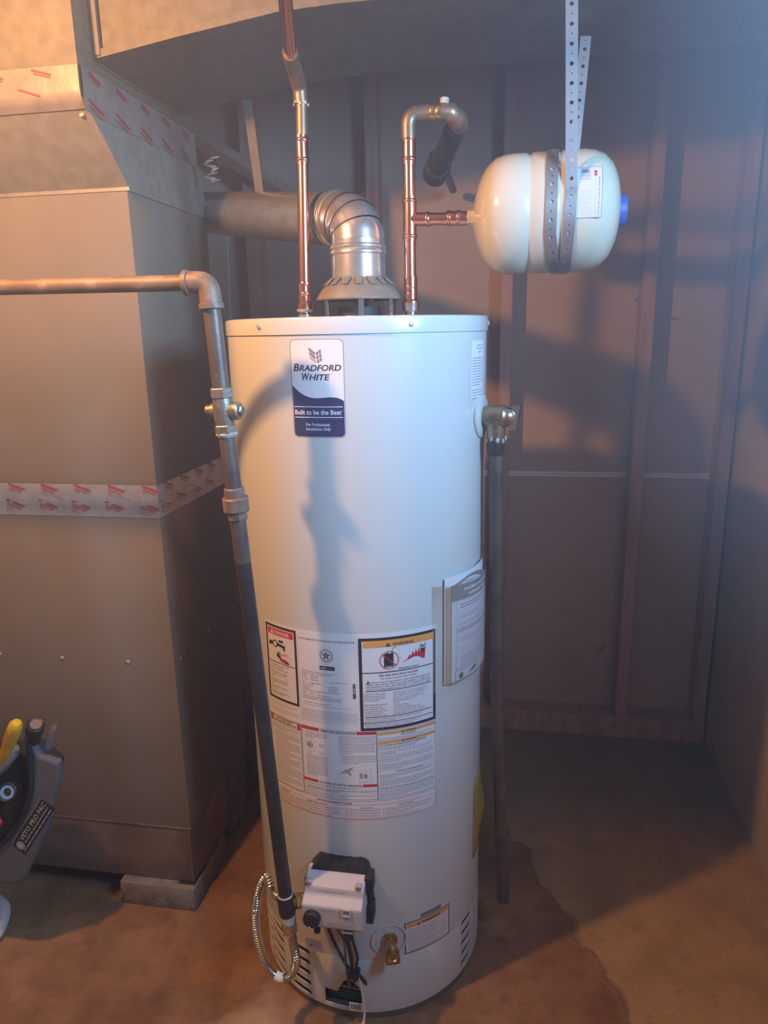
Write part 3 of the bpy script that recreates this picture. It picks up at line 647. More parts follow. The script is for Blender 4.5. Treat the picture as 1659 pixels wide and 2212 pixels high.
# operating instructions
P.frame(-84.5, 538, 66.5, 687, 0.8, K, 2); P.rect(-83.5, 680.5, 65.5, 686.2, RD, 3); P.rect(-46, 680.4, 29, 686.3, 'white_paper', 4); P.text('OPERATING INSTRUCTIONS', -43, 681.4, 3.9, K, u1=27, bold=0.02, layer=5)
P.greek(-76, -30, 675, 4, 3.9, 1.6, G_, 0.4); P.greek(-6, 64, 675, 10, 3.9, 1.6, G_, 0.4); P.rect(-82, 675, -80.5, 676.6, G_); P.rect(-82, 667.2, -80.5, 668.8, G_)
P.frame(-80, 634, -34, 659, 0.5, L_); P.ring(-67, 648, 7.2, 1.4, G_); P.disc(-67, 648, 4.6, L_, 3, 14); P.line([(-69, 650), (-65, 645.5)], 0.8, K, 4); P.frame(-46, 646, -38, 653, 0.9, G_); P.rect(-44, 647.5, -40, 651, L_, 3); P.frame(-72, 630, -63, 635, 0.8, G_); P.frame(-46, 630, -37, 635, 0.8, G_); P.rect(-62, 636.5, -46, 637.5, L_)
P.greek(-76, -30, 625, 12, 3.9, 1.6, G_, 0.5); P.greek(0, 64, 634, 5, 3.9, 1.6, G_, 0.5); P.rect(-5, 634, -3.4, 635.6, G_); P.rect(-5, 622.3, -3.4, 623.9, G_)
P.poly([(-6, 595), (6, 604), (12, 606), (20, 609), (14, 601), (18, 592), (10, 598), (4, 597)], L_, 3); P.line([(-8, 593), (6, 603), (22, 611)], 0.6, K, 4); P.line([(8, 600), (16, 591)], 0.6, K, 4); P.line([(12, 604), (24, 605)], 0.5, G_, 4)
P.frame(32, 585, 54, 600, 0.6, G_); P.rect(34, 586, 37, 598, G_, 3); P.rect(40, 587, 47, 596, L_, 3); P.ring(44, 592, 3, 0.8, K, 4); P.greek(28, 60, 604, 1, 3, 1.0, L_, 1); P.greek(30, 60, 579.5, 2, 2.6, 1.0, L_)
P.rect(-83.5, 567.2, 65.5, 573, RD, 3); P.rect(-52, 567.1, 38, 573.1, 'white_paper', 4); P.text('TO TURN OFF GAS TO APPLIANCE', -49, 568.2, 3.9, K, u1=36, bold=0.02, layer=5)
P.greek(-80, 40, 562.5, 1, 3, 1.5, G_, 0.9); P.rect(-84, 560, 66, 560.7, K); P.greek(-80, 62, 555.8, 2, 3.6, 1.6, K, 0.5); P.rect(-84, 550, 66, 550.7, K); P.greek(-80, 62, 546.0, 2, 3.6, 1.5, G_, 0.6)
# right column
P.frame(67.5, 538, 189.5, 687, 0.8, K, 2)
for v, t in ((680.8, 1), (661.5, 0)):
    P.rect(70, v-2.6, 188, v+3.2, OR, 3); tri(118, v-2.2, 4.6, K, OR, 4); P.text('WARNING', 123, v-1.9, 3.6, K, u1=146, bold=0.01, layer=5)
P.text('FOR YOUR SAFETY', 114, 673.4, 3.0, K, u1=146, bold=0.01); P.greek(71, 184, 669.6, 1, 3, 1.5, G_, 1); P.greek(71, 184, 666.2, 1, 3, 1.5, G_, 0.8)
P.text('HOT WATER CAN PRODUCE 3RD DEGREE BURNS', 71, 654, 3.0, K, u1=168, bold=0.01); P.greek(71, 150, 650.2, 2, 3.5, 1.6, G_, 0.9); P.rect(69, 643.6, 188, 644.2, K)
P.greek(71, 184, 640, 2, 3.5, 1.6, G_, 0.3); P.rect(69, 634.4, 188, 635, K); P.greek(71, 184, 630.8, 4, 3.5, 1.6, G_, 0.4); P.rect(69, 616.6, 188, 617.2, K); P.greek(71, 184, 612.8, 4, 3.5, 1.6, G_, 0.4); P.rect(69, 598.8, 188, 599.4, K)
P.text('STATE OF CALIFORNIA NOTICE', 104, 594.6, 2.8, K, u1=160, bold=0.01); P.greek(71, 184, 590.4, 3, 3.4, 1.6, G_, 0.3); P.greek(71, 184, 578.6, 4, 3.4, 1.6, G_, 0.7); P.rect(69, 564.8, 188, 565.4, K)
P.text('SUITABLE FOR WATER (POTABLE) HEATING AND SPACE HEATING', 71, 560.6, 2.8, K, u1=186, bold=0.008); P.greek(71, 184, 556.6, 5, 3.5, 1.6, G_, 0.5)
# diagnostic table
P.frame(-171, 493, 191, 535, 0.9, RD, 2); P.rect(-171, 524.6, 191, 525.2, RD, 2); P.text('CONTROL DIAGNOSTIC CODES', -58, 527.6, 3.6, K, u1=16, bold=0.015); P.greek(20, 150, 528, 1, 3, 1.2, RD, 1.0)
P.text('OPERATIONAL STATUS', -80, 519.2, 2.9, K, u1=-36, bold=0.01); P.text('LED STATUS', 32, 519.2, 2.9, K, u1=56, bold=0.01); P.text('FAULT STATUS', 108, 519.2, 2.9, K, u1=138, bold=0.01); P.text('LED STATUS', -150, 519.2, 2.9, K, u1=-124, bold=0.01)
for a, b in ((-170, -108), (-106, 5), (8, 189)): P.frame(a, 495, b, 518, 0.8, OR, 3)
P.rect(76.8, 501, 77.8, 518, OR, 3)
for v in (512, 506.6, 501): P.rect(-170, v, 189, v+0.5, OR, 3)
P.greek(-166, -112, 513.6, 4, 5.6, 1.6, G_, 0.8); P.greek(-103, -8, 513.6, 4, 5.6, 1.6, G_, 0.8); P.greek(11, 72, 513.6, 3, 5.6, 1.6, G_, 0.9); P.greek(81, 176, 513.6, 3, 5.6, 1.6, G_, 0.6); P.greek(11, 170, 496.8, 1, 5.6, 1.6, G_, 0.9)
P.emit(big, {K: 'black_printing', G_: 'small_printing', L_: 'faint_printing', W_: 'white_lettering', RD: 'red_printing', OR: 'orange_printing', 'white_paper': 'heading_patch'})

# --- lower warning label, grey sticker, relief-valve notice
b2 = Print(cylp, 8.0); b2.rect(117, 159.5, 226.5, 234.5, 'white_paper', 2)
low = obj('warning_label', b2.m['white_paper'], 'white_paper', wh, smooth=0)
P = Print(cylp, 8.0, 0.00015)
P.frame(116, 158.5, 227.5, 235.5, 2.2, K, 3); P.rect(120, 221.5, 223.5, 231.5, OR, 3); tri(148, 222.5, 7.0, K, OR); P.text('WARNING', 155, 223.2, 6.0, K, u1=200, bold=0.02, layer=5)
y = 215
for n in (2, 2, 3, 4, 2): P.greek(124, 219, y, n, 4.0, 1.9, G_, 0.7, 3); P.rect(120.5, y, 122.3, y+1.9, G_, 3); y -= n*4.0+0.9
P.emit(low, {K: 'black_printing', G_: 'small_printing', OR: 'orange_band'})
b3 = Print(cylp, 8.0); b3.rect(152, 237.6, 204, 247.6, 'sticker_grey', 2); obj('serial_sticker', b3.m['sticker_grey'], 'sticker_grey', wh, smooth=0)
b4 = Print(cylp, 6.0); b4.rect(290, 1300, 352, 1404, 'white_paper', 1); nt_ = obj('relief_valve_notice', b4.m['white_paper'], 'white_paper', wh, smooth=0)
P = Print(cylp, 6.0, 0.00015); P.greek(312, 346, 1394, 2, 5, 2.2, G_, 1, 2); P.greek(322, 336, 1382, 1, 5, 3.2, G_, 1, 2); P.greek(294, 348, 1372, 11, 4.9, 2.0, G_, 0.7, 2); P.greek(294, 348, 1314, 4, 4.9, 2.0, G_, 0.4, 2); P.emit(nt_, {G_: 'small_printing'})
# energy guide card curling away at the right-hand side
yc = MB(); n = 12
prof = [(465, 0.0), (440, 0.001), (405, 0.010), (372, 0.020), (352, 0.024), (330, 0.012), (300, 0.004), (279, 0.0008)]
vs = []
for z, l in prof:
    for i in range(n+1):
        u = 326+i*6.0; vs.append(cylp(u, z+(0.25*(u-326)), 0.0008+l*max(0, (i-1)/(n-1))**1.2*0.55))
yc.add(vs, [(j*(n+1)+i, j*(n+1)+i+1, (j+1)*(n+1)+i+1, (j+1)*(n+1)+i) for j in range(len(prof)-1) for i in range(n)])
yo = obj('energy_card', yc, 'yellow_card', wh, smooth=60); sm = yo.modifiers.new('thickness', 'SOLIDIFY'); sm.thickness = 0.0005
yw = Print(cylp, 6.0); yw.rect(331, 405, 350, 432, W_, 6); yw.rect(331, 436, 350, 448, K, 5); yw.emit(yo, {W_: 'white_panel', K: 'black_heading'})

# --- relief valve with flange
tp = rad(77); d = V((sin(tp), -cos(tp), 0)); c = V((HX, HY, 1.263))+d*R
obj('valve_flange', MB().lathe([(-0.002, 0.041), (0.003, 0.041), (0.0055, 0.037), (0.0055, 0.0)], c, d, 40, cap=(True, False)), 'heater_paint', wh)
rv = obj('relief_valve', MB().lathe([(0.004, 0.017), (0.012, 0.017), (0.013, 0.0215), (0.047, 0.0215), (0.049, 0.020), (0.052, 0.019)], c, d, 28), 'valve_bronze', wh)
m_ = c+d*0.030
obj('valve_outlet', MB().lathe([(0.0, 0.018), (0.024, 0.018), (0.028, 0.0175), (0.042, 0.0175)], m_, (0, 0, -1), 24), 'valve_bronze', rv)
obj('valve_bonnet', MB().lathe([(0.052, 0.018), (0.058, 0.017), (0.066, 0.011), (0.069, 0.005)], c, d, 24), 'chrome', rv)
lv = MB(); e = V((0, 0, 1)); sd = d.cross(e)
lv.prism([c+d*0.062+e*0.022-sd*0.006, c+d*0.076+e*0.022-sd*0.006, c+d*0.070-e*0.024-sd*0.006, c+d*0.056-e*0.026-sd*0.006], sd*0.013)
obj('test_lever', lv, 'chrome', rv, smooth=0)
obj('seal_collar', MB().lathe([(0, 0.0175), (0.004, 0.0185), (0.03, 0.0165), (0.034, 0.0145)], m_-e*0.040, (0, 0, -1), 18), 'black_pipe', rv)
for k in range(9):
    t = k*0.7; q = m_-e*(0.042+0.002*(k % 3)); obj('sealant_smear', MB().sphere(q+V((cos(t), sin(t), 0))*0.0165, 0.0042, 8, 6, (1, 1, 1.3)), 'pipe_dope', rv)
# --- drain valve
ta = rad(18.8); d = V((sin(ta), -cos(ta), 0)); c = V((HX, HY, 0.203))+d*R
obj('drain_dimple', MB().lathe([(0.0004, 0.0385), (0.0010, 0.0370), (0.0010, 0.0345), (0.0006, 0.0335)], c, d, 40, cap=(False, False)), 'heater_paint', wh)
dv = obj('drain_valve', MB().lathe([(0.0, 0.017), (0.004, 0.017), (0.006, 0.012), (0.022, 0.012), (0.034, 0.015), (0.042, 0.012)], c, d, 22), 'brass', wh)
sp = (d*0.95+V((0, 0, -0.62))).normalized(); obj('hose_spout', MB().lathe([(0, 0.010), (0.008, 0.011), (0.010, 0.0150), (0.024, 0.0150), (0.025, 0.0105), (0.016, 0.009), (0.015, 0.0)], c+d*0.026, sp, 22, cap=(True, False)), 'brass', dv)
obj('valve_stem', MB().lathe([(0, 0.007), (0.012, 0.007), (0.013, 0.005), (0.017, 0.005)], c+d*0.036+V((0, 0, 0.004)), d+V((0, 0, 0.25)), 12), 'brass', dv)

# --- gas control
gc = obj('gas_control', MB().prism([(-0.369, 1.100, 0.312), (-0.369, 1.100, 0.359), (-0.369, 1.119, 0.3705), (-0.369, 1.122, 0.385), (-0.369, 1.150, 0.395), (-0.369, 1.172, 0.396), (-0.369, 1.172, 0.292), (-0.369, 1.112, 0.300)], (0.119, 0, 0)), 'grey_plastic', wh, smooth=0)
bv = gc.modifiers.new('round', 'BEVEL'); bv.width = 0.0035; bv.segments = 2
bk = MB().prism([(-0.376, 0, 0.300), (-0.376, 0, 0.372), (-0.366, 0, 0.390), (-0.352, 0, 0.4075), (-0.262, 0, 0.4075), (-0.252, 0, 0.400), (-0.246, 0, 0.372), (-0.242, 0, 0.300), (-0.25, 0, 0.288), (-0.365, 0, 0.288)], (0, 0.036, 0))
bk.v = [(x, y+1.1535, z) for x, y, z in bk.v]; obj('black_housing', bk, 'black_plastic', gc, smooth=0)
for a, b in ((0.362, 0.398), (0.292, 0.330)): obj('mounting_lug', MB().box((-0.252, 1.140, a), (-0.2365, 1.172, b), 0.003), 'black_plastic', gc)
for k in range(5): obj('housing_rib', MB().box((-0.345+k*0.019, 1.1560, 0.4070), (-0.343+k*0.019, 1.186, 0.4092)), 'black_plastic', gc, smooth=0)
obj('temperature_knob', MB().lathe([(0, 0.0168), (0.010, 0.0168), (0.0125, 0.0155), (0.0130, 0.0)], (-0.347, 1.1005, 0.3340), (0, -1, 0), 32, cap=(True, False)), 'black_plastic', gc)
obj('knob_pointer', MB().box((-0.3515, 1.0868, 0.3195), (-0.3490, 1.0876, 0.3220)), 'print_white', gc, smooth=0)
wf = MB()
for a, b in (((-0.289, 0.358), (-0.271, 0.361)), ((-0.289, 0.344), (-0.271, 0.347)), ((-0.289, 0.347), (-0.286, 0.358)), ((-0.274, 0.347), (-0.271, 0.358))): wf.box((a[0], 1.0965, a[1]), (b[0], 1.1005, b[1]))
obj('sight_window_frame', wf, 'grey_plastic', gc, smooth=0); obj('sight_window', MB().box((-0.286, 1.0985, 0.347), (-0.274, 1.1004, 0.358)), 'window_plastic', gc, smooth=0)
gp = Print(lambda u, v, l: (u/1000, 1.0998-l, v/1000), lift=0.0004)
for t in (-80, -45, -10, 40, 75, 110):
    a = rad(90-t); gp.line([(-347+19*cos(a), 334+19*sin(a)), (-347+21.5*cos(a), 334+21.5*sin(a))], 0.7, G_)
tri_ = [(-327.4, 351.5), (-323.4, 351.5), (-325.4, 355)]; gp.poly(tri_, G_); gp.greek(-321, -302, 353.6, 3, 1.7, 0.8, L_, 0.8); gp.greek(-318, -262, 325.5, 4, 2.2, 0.9, L_, 0.8); gp.emit(gc, {G_: 'dial_marks', L_: 'small_printing'})
gl = Print(lambda u, v, l: (u/1000, 1.1204-l+(v-371)*0.0002, v/1000), lift=0.0006); gl.text('Honeywell', -336, 375.0, 4.4, L_, u1=-288, bold=0.01, shear=0.1); gl.emit(gc, {L_: 'embossed_lettering'})
for x, z in ((-0.3595, 0.3885), (-0.2605, 0.3885)):
    obj('screw_recess', MB().box((x-0.006, 1.1225, z-0.012), (x+0.006, 1.136, z+0.004), 0.002), 'print_light', gc); obj('screw', MB().lathe([(0, 0.0042), (0.002, 0.0042), (0.003, 0.002)], (x, 1.1228, z), (0, -1, 0.2), 12), 'chrome', gc)
obj('igniter_button', MB().cyl((-0.344, 1.118, 0.303), (-0.344, 1.116, 0.284), 0.0065, seg=14), 'black_plastic', gc)
obj('plug', MB().box((-0.289, 1.106, 0.281), (-0.272, 1.120, 0.3035), 0.001, 1), 'black_plastic', gc); obj('plug_latch', MB().box((-0.291, 1.104, 0.299), (-0.270, 1.106, 0.303)), 'grey_plastic', gc, smooth=0)
# wiring below it
obj('pilot_tube', MB().tube(spline([(-0.315, 1.135, 0.296), (-0.309, 1.145, 0.262), (-0.300, 1.150, 0.235), (-0.300, 1.160, 0.17), (-0.300, 1.175, 0.11), (-0.299, 1.190, 0.075), (-0.299, 1.205, 0.06)]), 0.0028, 10), 'wire_grey', wh)
for k, (c_, dx) in enumerate((('black_plastic', -0.006), ('wire_red', -0.001), ('wire_white', 0.004), ('black_plastic', 0.0075))):
    obj('harness_wire', MB().tube(spline([(-0.281+dx, 1.112, 0.285), (-0.281+dx, 1.130, 0.245), (-0.281+dx*1.1, 1.148, 0.200), (-0.283+dx*0.6, 1.158, 0.158), (-0.280+dx*1.2, 1.178, 0.115), (-0.278+dx*2.2, 1.195, 0.08), (-0.277+dx*2, 1.215, 0.06)]), 0.0034 if c_ == 'black_plastic' else 0.0022, 8), c_, wh)
obj('cable_tie', MB().box((-0.294, 1.146, 0.142), (-0.272, 1.170, 0.154), 0.002), 'black_plastic', wh)
obj('ground_lead', MB().tube(spline([(-0.334, 1.155, 0.262), (-0.326, 1.160, 0.226), (-0.318, 1.166, 0.196), (-0.300, 1.160, 0.166), (-0.284, 1.158, 0.150)]), 0.0035, 8), 'black_plastic', wh)
obj('clear_sleeve', MB().tube(spline([(-0.325, 1.162, 0.204), (-0.312, 1.164, 0.186), (-0.300, 1.161, 0.170)], 6), 0.0085, 12), 'clear_film', wh)
tg = MB().box((-0.018, -0.0004, -0.015), (0.018, 0.0004, 0.015)); tg.v = [(x*cos(0.2)-z*sin(0.2)-0.361, y+1.150-0.25*x, x*sin(0.2)+z*cos(0.2)+0.214) for x, y, z in tg.v]
tgo = obj('paper_tag', tg, 'white_paper', wh, smooth=0)
tq = Print(lambda u, v, l: (u/1000*cos(0.2)-v/1000*sin(0.2)-0.361, 1.1492-l-0.25*u/1000, u/1000*sin(0.2)+v/1000*cos(0.2)+0.214), lift=0.0004); tq.disc(-9, 0, 3, G_); tq.greek(-3, 14, 9, 7, 2.8, 1.1, G_, 0.7); tq.emit(tgo, {G_: 'small_printing'})
for k in range(2):
    obj('loose_lead', MB().tube(spline([(-0.281+0.003*k, 1.156, 0.145), (-0.274+0.002*k, 1.168, 0.112), (-0.266, 1.162, 0.070), (-0.265+0.001*k, 1.150, 0.036), (-0.268-0.022*(1-k), 1.120, 0.0045), (-0.288-0.05*(1-k), 1.085, 0.0035), (-0.300-0.06*(1-k), 1.03, 0.0035)]), 0.0024, 8), 'wire_white', wh)
obj('barcode_flag', MB().box((-0.298, 1.168, 0.040), (-0.268, 1.1695, 0.060)), 'print_white', wh, smooth=0)
bq = Print(lambda u, v, l: (u/1000, 1.168-l, v/1000), lift=0.0004)
for k in range(10): bq.rect(-295+k*2.1, 44, -295+k*2.1+(0.7 if k % 3 else 1.3), 57, K, 1)
bq.emit(wh, {K: 'barcode_print'})

# --- draft hood
dh = thing('draft_hood', 'galvanized bell-shaped draft hood on four legs on the heater top', 'draft hood', (-0.292, 1.438, 1.4495))
O = V((-0.292, 1.438, 0))
hood = [(1.4845, 0.0830), (1.4865, 0.0835), (1.492, 0.0800), (1.502, 0.0735), (1.512, 0.0640), (1.520, 0.0545), (1.524, 0.0530)]
obj('hood_bell', MB().lathe(hood+[(z-0.0015, r-0.0015) for z, r in hood[::-1]], O, (0, 0, 1), 48, cap=(False, False)), 'galvanized', dh)
for a in (-38, 22, 75, 128, 180, -100):
    t = rad(a-8); q = O+V((sin(t), -cos(t), 0))*0.0735; s_ = V((cos(t), sin(t), 0))
    obj('hood_leg', MB().prism([q-s_*0.005+V((0, 0, 1.4495)), q+s_*0.005+V((0, 0, 1.4495)), q+s_*0.005+V((0, 0, 1.493)), q-s_*0.005+V((0, 0, 1.493))], V((sin(t), -cos(t), 0))*0.0015), 'chrome', dh, smooth=0)
for k in range(16):
    t = 2*pi*k/16+0.2; a = V((sin(t), -cos(t), 0)); s_ = V((cos(t), sin(t), 0)); p0 = O+a*0.0535+V((0, 0, 1.5245)); p1 = O+a*0.0690+V((0, 0, 1.5105))
    obj('collar_tab', MB().prism([p0-s_*0.007, p0+s_*0.007, p1+s_*0.005, p1-s_*0.005], (a+V((0, 0, 1))).normalized()*0.0012), 'galvanized', dh, smooth=0)
obj('flue_outlet', MB().lathe([(1.4495, 0.042), (1.470, 0.042), (1.470, 0.039), (1.4495, 0.039)], O, (0, 0, 1), 32, cap=(False, False)), 'dark_inside', dh)
# --- vent connector
vt = thing('vent_pipe', 'shiny galvanized vent pipe with elbow rising from the draft hood', 'vent pipe', (-0.292, 1.438, 1.52))
dirv = V((-0.725, 0.688, 0.150)).normalized()
obj('collar', MB().lathe([(1.518, 0.0530), (1.570, 0.0520)], O, (0, 0, 1), 48, cap=(False, False)), 'vent_metal', vt)
obj('collar_bead', MB().lathe([(1.566, 0.0522), (1.568, 0.0548), (1.572, 0.0548), (1.575, 0.0532), (1.578, 0.0548), (1.582, 0.0545), (1.585, 0.0515)], O, (0, 0, 1), 48, cap=(False, False)), 'vent_metal', vt)
corner = O+V((0, 0, 1.630)); path = [O+V((0, 0, 1.582)), O+V((0, 0, 1.592)), corner, corner+dirv*0.078]
g0, g1 = O+V((0, 0, 1.592)), corner+dirv*0.060
for i, (t0_, t1_) in enumerate(((0.0, 0.27), (0.25, 0.52), (0.50, 0.77), (0.75, 1.0))):       # four gores, each a little wider than the next
    def bez(t): return g0*(1-t)**2+corner*2*t*(1-t)+g1*t*t
    a, b = bez(t0_), bez(t1_); n = 5; pts = [bez(t0_+(t1_-t0_)*k/n) for k in range(n+1)]
    obj('elbow_gore', MB().tube(pts, [0.0522+0.0004*i]+[0.0514+0.0004*i]*(n-1)+[0.0506+0.0004*i], 40, caps=False), 'vent_metal', vt, smooth=40)
obj('elbow_inlet', MB().tube([O+V((0, 0, 1.580)), O+V((0, 0, 1.594))], 0.0516, 40, caps=False), 'vent_metal', vt)
e0 = g1; 
obj('elbow_crimp', MB().lathe([(-0.004, 0.0518), (0.002, 0.0545), (0.008, 0.0545), (0.012, 0.0520), (0.016, 0.0540), (0.022, 0.0540), (0.026, 0.0512)], e0, dirv, 40, cap=(False, False)), 'vent_metal', vt)
obj('horizontal_run', MB().tube([e0+dirv*0.020, e0+dirv*1.0], 0.0508, 48), 'vent_metal', vt)
for q in (e0+dirv*0.045+V((0.02, -0.045, 0.012)), e0+dirv*0.05+V((0.02, -0.03, -0.038))): obj('sheet_screw', MB().sphere(q, 0.004, 10, 6), 'chrome', vt)
hb = MB().prism([(-0.612, 1.735, 1.940), (-0.590, 1.735, 1.940), (-0.574, 1.735, 1.742), (-0.594, 1.735, 1.742)], (0, 0.0015, 0))
tag(obj('hanger_bar', hb, 'trunk_metal', smooth=0), 'flat metal hanger bar between duct and vent pipe', 'hanger bar')
# brace behind it and a scrap of foil
tag(obj('wood_brace', MB().tube([(-1.02, 2.33, 2.05), (-0.62, 2.33, 1.80)], 0.025, 4), 'stud_wood', smooth=0), 'dark diagonal wooden brace between wall studs behind vent pipe', 'brace')
fo = MB(); rr = random.Random(4); pts = [V((-0.705+0.012*sin(k*2.1)+0.006*rr.random(), 1.72+0.012*rr.random(), 1.765+k*0.0085)) for k in range(8)]
for a, b in zip(pts, pts[1:]): fo.prism([a, b, b+V((0.012+0.006*rr.random(), 0.004, 0)), a+V((0.010, -0.003, 0.002))], (0.001, 0.001, 0.0015))
tag(obj('foil_scrap', fo, 'foil', smooth=0), 'crumpled scrap of foil tape above the vent pipe', 'foil scrap')
tag(obj('panel_edge', MB().tube([(-0.850, 2.20, 1.73), (-0.858, 2.20, 1.47), (-0.866, 2.20, 1.15), (-0.868, 2.2, 0.002)], 0.0016, 6), 'wire_white', smooth=30), 'thin white wire standing in for the light edge of a panel', 'strip')  # thin tube standing in for the light edge of a panel

# ------------------------------------------------------------------ copper water pipes
def press(mb, p, axis, r=0.0135, w=0.0042):     # bead of a press fitting
    mb.lathe([(-w, 0.0118), (-w*0.6, r-0.0006), (0, r), (w*0.6, r-0.0006), (w, 0.0118)], p, axis, 20)
Zx = (0, 0, 1)
cl_ = thing('copper_pipe', 'upright copper water pipe rising from the left of the draft hood past the duct', 'pipe', (-0.403, 1.44, 1.4495))
def up_pipe(x0, x1, z0, z1): return lambda z: V((x0+(x1-x0)*(z-z0)/(z1-z0), 1.44, z))
A = up_pipe(-0.404, -0.394, 1.4495, 1.80)
obj('nipple', MB().lathe([(0, 0.013), (0.003, 0.0145), (0.010, 0.0145), (0.012, 0.0115), (0.022, 0.0115)], A(1.4490), Zx, 20), 'chrome', cl_)
ad = MB(); ad.lathe([(0, 0.0160), (0.012, 0.0160), (0.014, 0.0125), (0.050, 0.0125)], A(1.468), Zx, 20); press(ad, A(1.498), Zx); press(ad, A(1.516), Zx, 0.0128); obj('press_adapter', ad, 'copper', cl_)
obj('sealant_smear', MB().lathe([(0, 0.0145), (0.003, 0.0166), (0.007, 0.0155)], A(1.4635), Zx, 14), 'pipe_dope', cl_)
obj('riser', MB().tube([A(1.50), A(1.74)], 0.0111, 22), 'copper', cl_)
cp = MB(); cp.lathe([(0, 0.0126), (0.052, 0.0126)], A(1.733), Zx, 20); press(cp, A(1.742), Zx, 0.0142); press(cp, A(1.776), Zx, 0.0142); obj('press_coupling', cp, 'copper', cl_)
obj('old_riser', MB().tube(rounded([A(1.78), (-0.3925, 1.44, 1.850), (-0.400, 1.425, 1.882)], 0.02), 0.0113, 20), 'old_copper', cl_)
obj('old_elbow', MB().tube(rounded([(-0.3935, 1.44, 1.838), (-0.3945, 1.438, 1.868), (-0.389, 1.375, 1.888), (-0.382, 1.34, 1.8905)], 0.03), 0.0138, 20), 'old_copper', cl_)
for k in range(8):
    t = k*0.8; obj('solder_bead', MB().sphere(V((-0.3935+0.0128*cos(t), 1.44+0.0128*sin(t), 1.836+0.002*(k % 3))), 0.003, 8, 6), 'pipe_dope', cl_)
obj('ceiling_run', MB().tube([(-0.384, 1.35, 1.890), (-0.335, 1.16, 1.905), (-0.20, 0.60, 1.945), (-0.05, 0.0, 1.99), (0.1, -0.6, 2.03)], 0.0111, 20), 'copper', cl_)

cr = thing('copper_pipe', 'upright copper water pipe with tee feeding the expansion tank', 'pipe', (-0.190, 1.44, 1.4495))
B = up_pipe(-0.190, -0.1915, 1.4495, 1.80)
obj('nipple', MB().lathe([(0, 0.0115), (0.010, 0.0115), (0.012, 0.0165), (0.026, 0.0175)], B(1.4490), Zx, 20), 'chrome', cr)
ad = MB(); ad.lathe([(0, 0.0172), (0.006, 0.0172), (0.009, 0.0130), (0.052, 0.0128)], B(1.473), Zx, 20); press(ad, B(1.505), Zx); press(ad, B(1.492), Zx, 0.0134); obj('press_adapter', ad, 'copper', cr)
obj('riser', MB().tube([B(1.50), B(1.772)], 0.0111, 22), 'copper', cr)
te = MB(); te.lathe([(0, 0.0126), (0.080, 0.0126)], B(1.588), Zx, 20); press(te, B(1.597), Zx, 0.0142); press(te, B(1.660), Zx, 0.0142); te.cyl(B(1.628), B(1.628)+V((0.042, 0, -0.002)), 0.0122, seg=20); press(te, B(1.628)+V((0.034, 0, -0.0015)), (1, 0, 0), 0.0138); obj('press_tee', te, 'copper', cr)
cp = MB(); cp.lathe([(0, 0.0126), (0.058, 0.0126)], B(1.722), Zx, 20); press(cp, B(1.732), Zx, 0.0142); press(cp, B(1.767), Zx, 0.0142); obj('press_coupling', cp, 'copper', cr)
obj('branch', MB().cyl(B(1.627)+V((0.03, 0, 0)), B(1.625)+V((0.115, 0.0, -0.001)), 0.0111, seg=20), 'copper', cr)
ba = MB(); ba.cyl(B(1.6265)+V((0.068, 0, 0)), B(1.625)+V((0.104, 0, 0)), 0.0128, seg=20); press(ba, B(1.6265)+V((0.075, 0, 0)), (1, 0, 0), 0.0142); press(ba, B(1.6265)+V((0.092, 0, 0)), (1, 0, 0), 0.0142); obj('branch_adapter', ba, 'copper', cr)
obj('old_elbow', MB().tube(rounded([B(1.768), B(1.808), V((-0.150, 1.445, 1.810))], 0.03, 10), 0.0140, 20), 'old_copper', cr)
obj('brass_union', MB().lathe([(0, 0.0140), (0.004, 0.0155), (0.010, 0.0155), (0.012, 0.0140), (0.016, 0.0155), (0.022, 0.0150)], (-0.153, 1.445, 1.810), (1, 0.05, 0), 18), 'brass', cr)
obj('old_tee', MB().tube(spline([(-0.134, 1.446, 1.810), (-0.118, 1.450, 1.809), (-0.106, 1.465, 1.803), (-0.103, 1.490, 1.797)], 5), [0.0150]*5+[0.0170]*5+[0.0190]*5+[0.02], 18), 'old_copper', cr)
obj('bleeder_cap', MB().lathe([(0, 0.0085), (0.009, 0.0085), (0.0105, 0.007)], (-0.126, 1.446, 1.8225), (0.1, 0, 1), 14), 'pipe_dope', cr)
obj('back_pipe', MB().tube([(-0.103, 1.480, 1.798), (-0.135, 1.60, 1.780), (-0.163, 1.70, 1.765)], [0.020, 0.022, 0.022], 18), 'black_pipe', cr)
obj('back_coupling', MB().cyl((-0.158, 1.68, 1.768), (-0.172, 1.73, 1.760), 0.028, seg=18, bev=0.003), 'black_pipe', cr)
obj('back_run', MB().tube([(-0.168, 1.72, 1.763), (-0.175, 1.74, 1.80), (-0.178, 1.95, 1.83), (-0.18, 2.38, 1.84)], 0.0111, 14), 'black_pipe', cr)

# ------------------------------------------------------------------ expansion tank and its strap
TC = V((-0.072, 1.440, 1.626)); TX = V((1, 0.0, 0.004)).normalized(); TRd = 0.1035
et = thing('expansion_tank', 'cream horizontal expansion tank hanging in a perforated strap', 'expansion tank', (0.06, 1.44, 1.522))
prof = [(0.0, 0.012), (0.002, 0.022), (0.006, 0.040), (0.014, 0.064), (0.026, 0.084), (0.042, 0.0975), (0.058, TRd-0.0015), (0.070, TRd)]
prof += [(0.096, TRd), (0.100, TRd-0.0025), (0.104, TRd-0.0028), (0.108, TRd), (0.150, TRd), (0.152, TRd-0.0012), (0.156, TRd-0.0012), (0.158, TRd+0.0006)]
prof += [(0.198, TRd+0.0006), (0.214, TRd-0.002), (0.230, 0.0955), (0.244, 0.083), (0.254, 0.065), (0.260, 0.043), (0.2625, 0.022), (0.263, 0.0)]
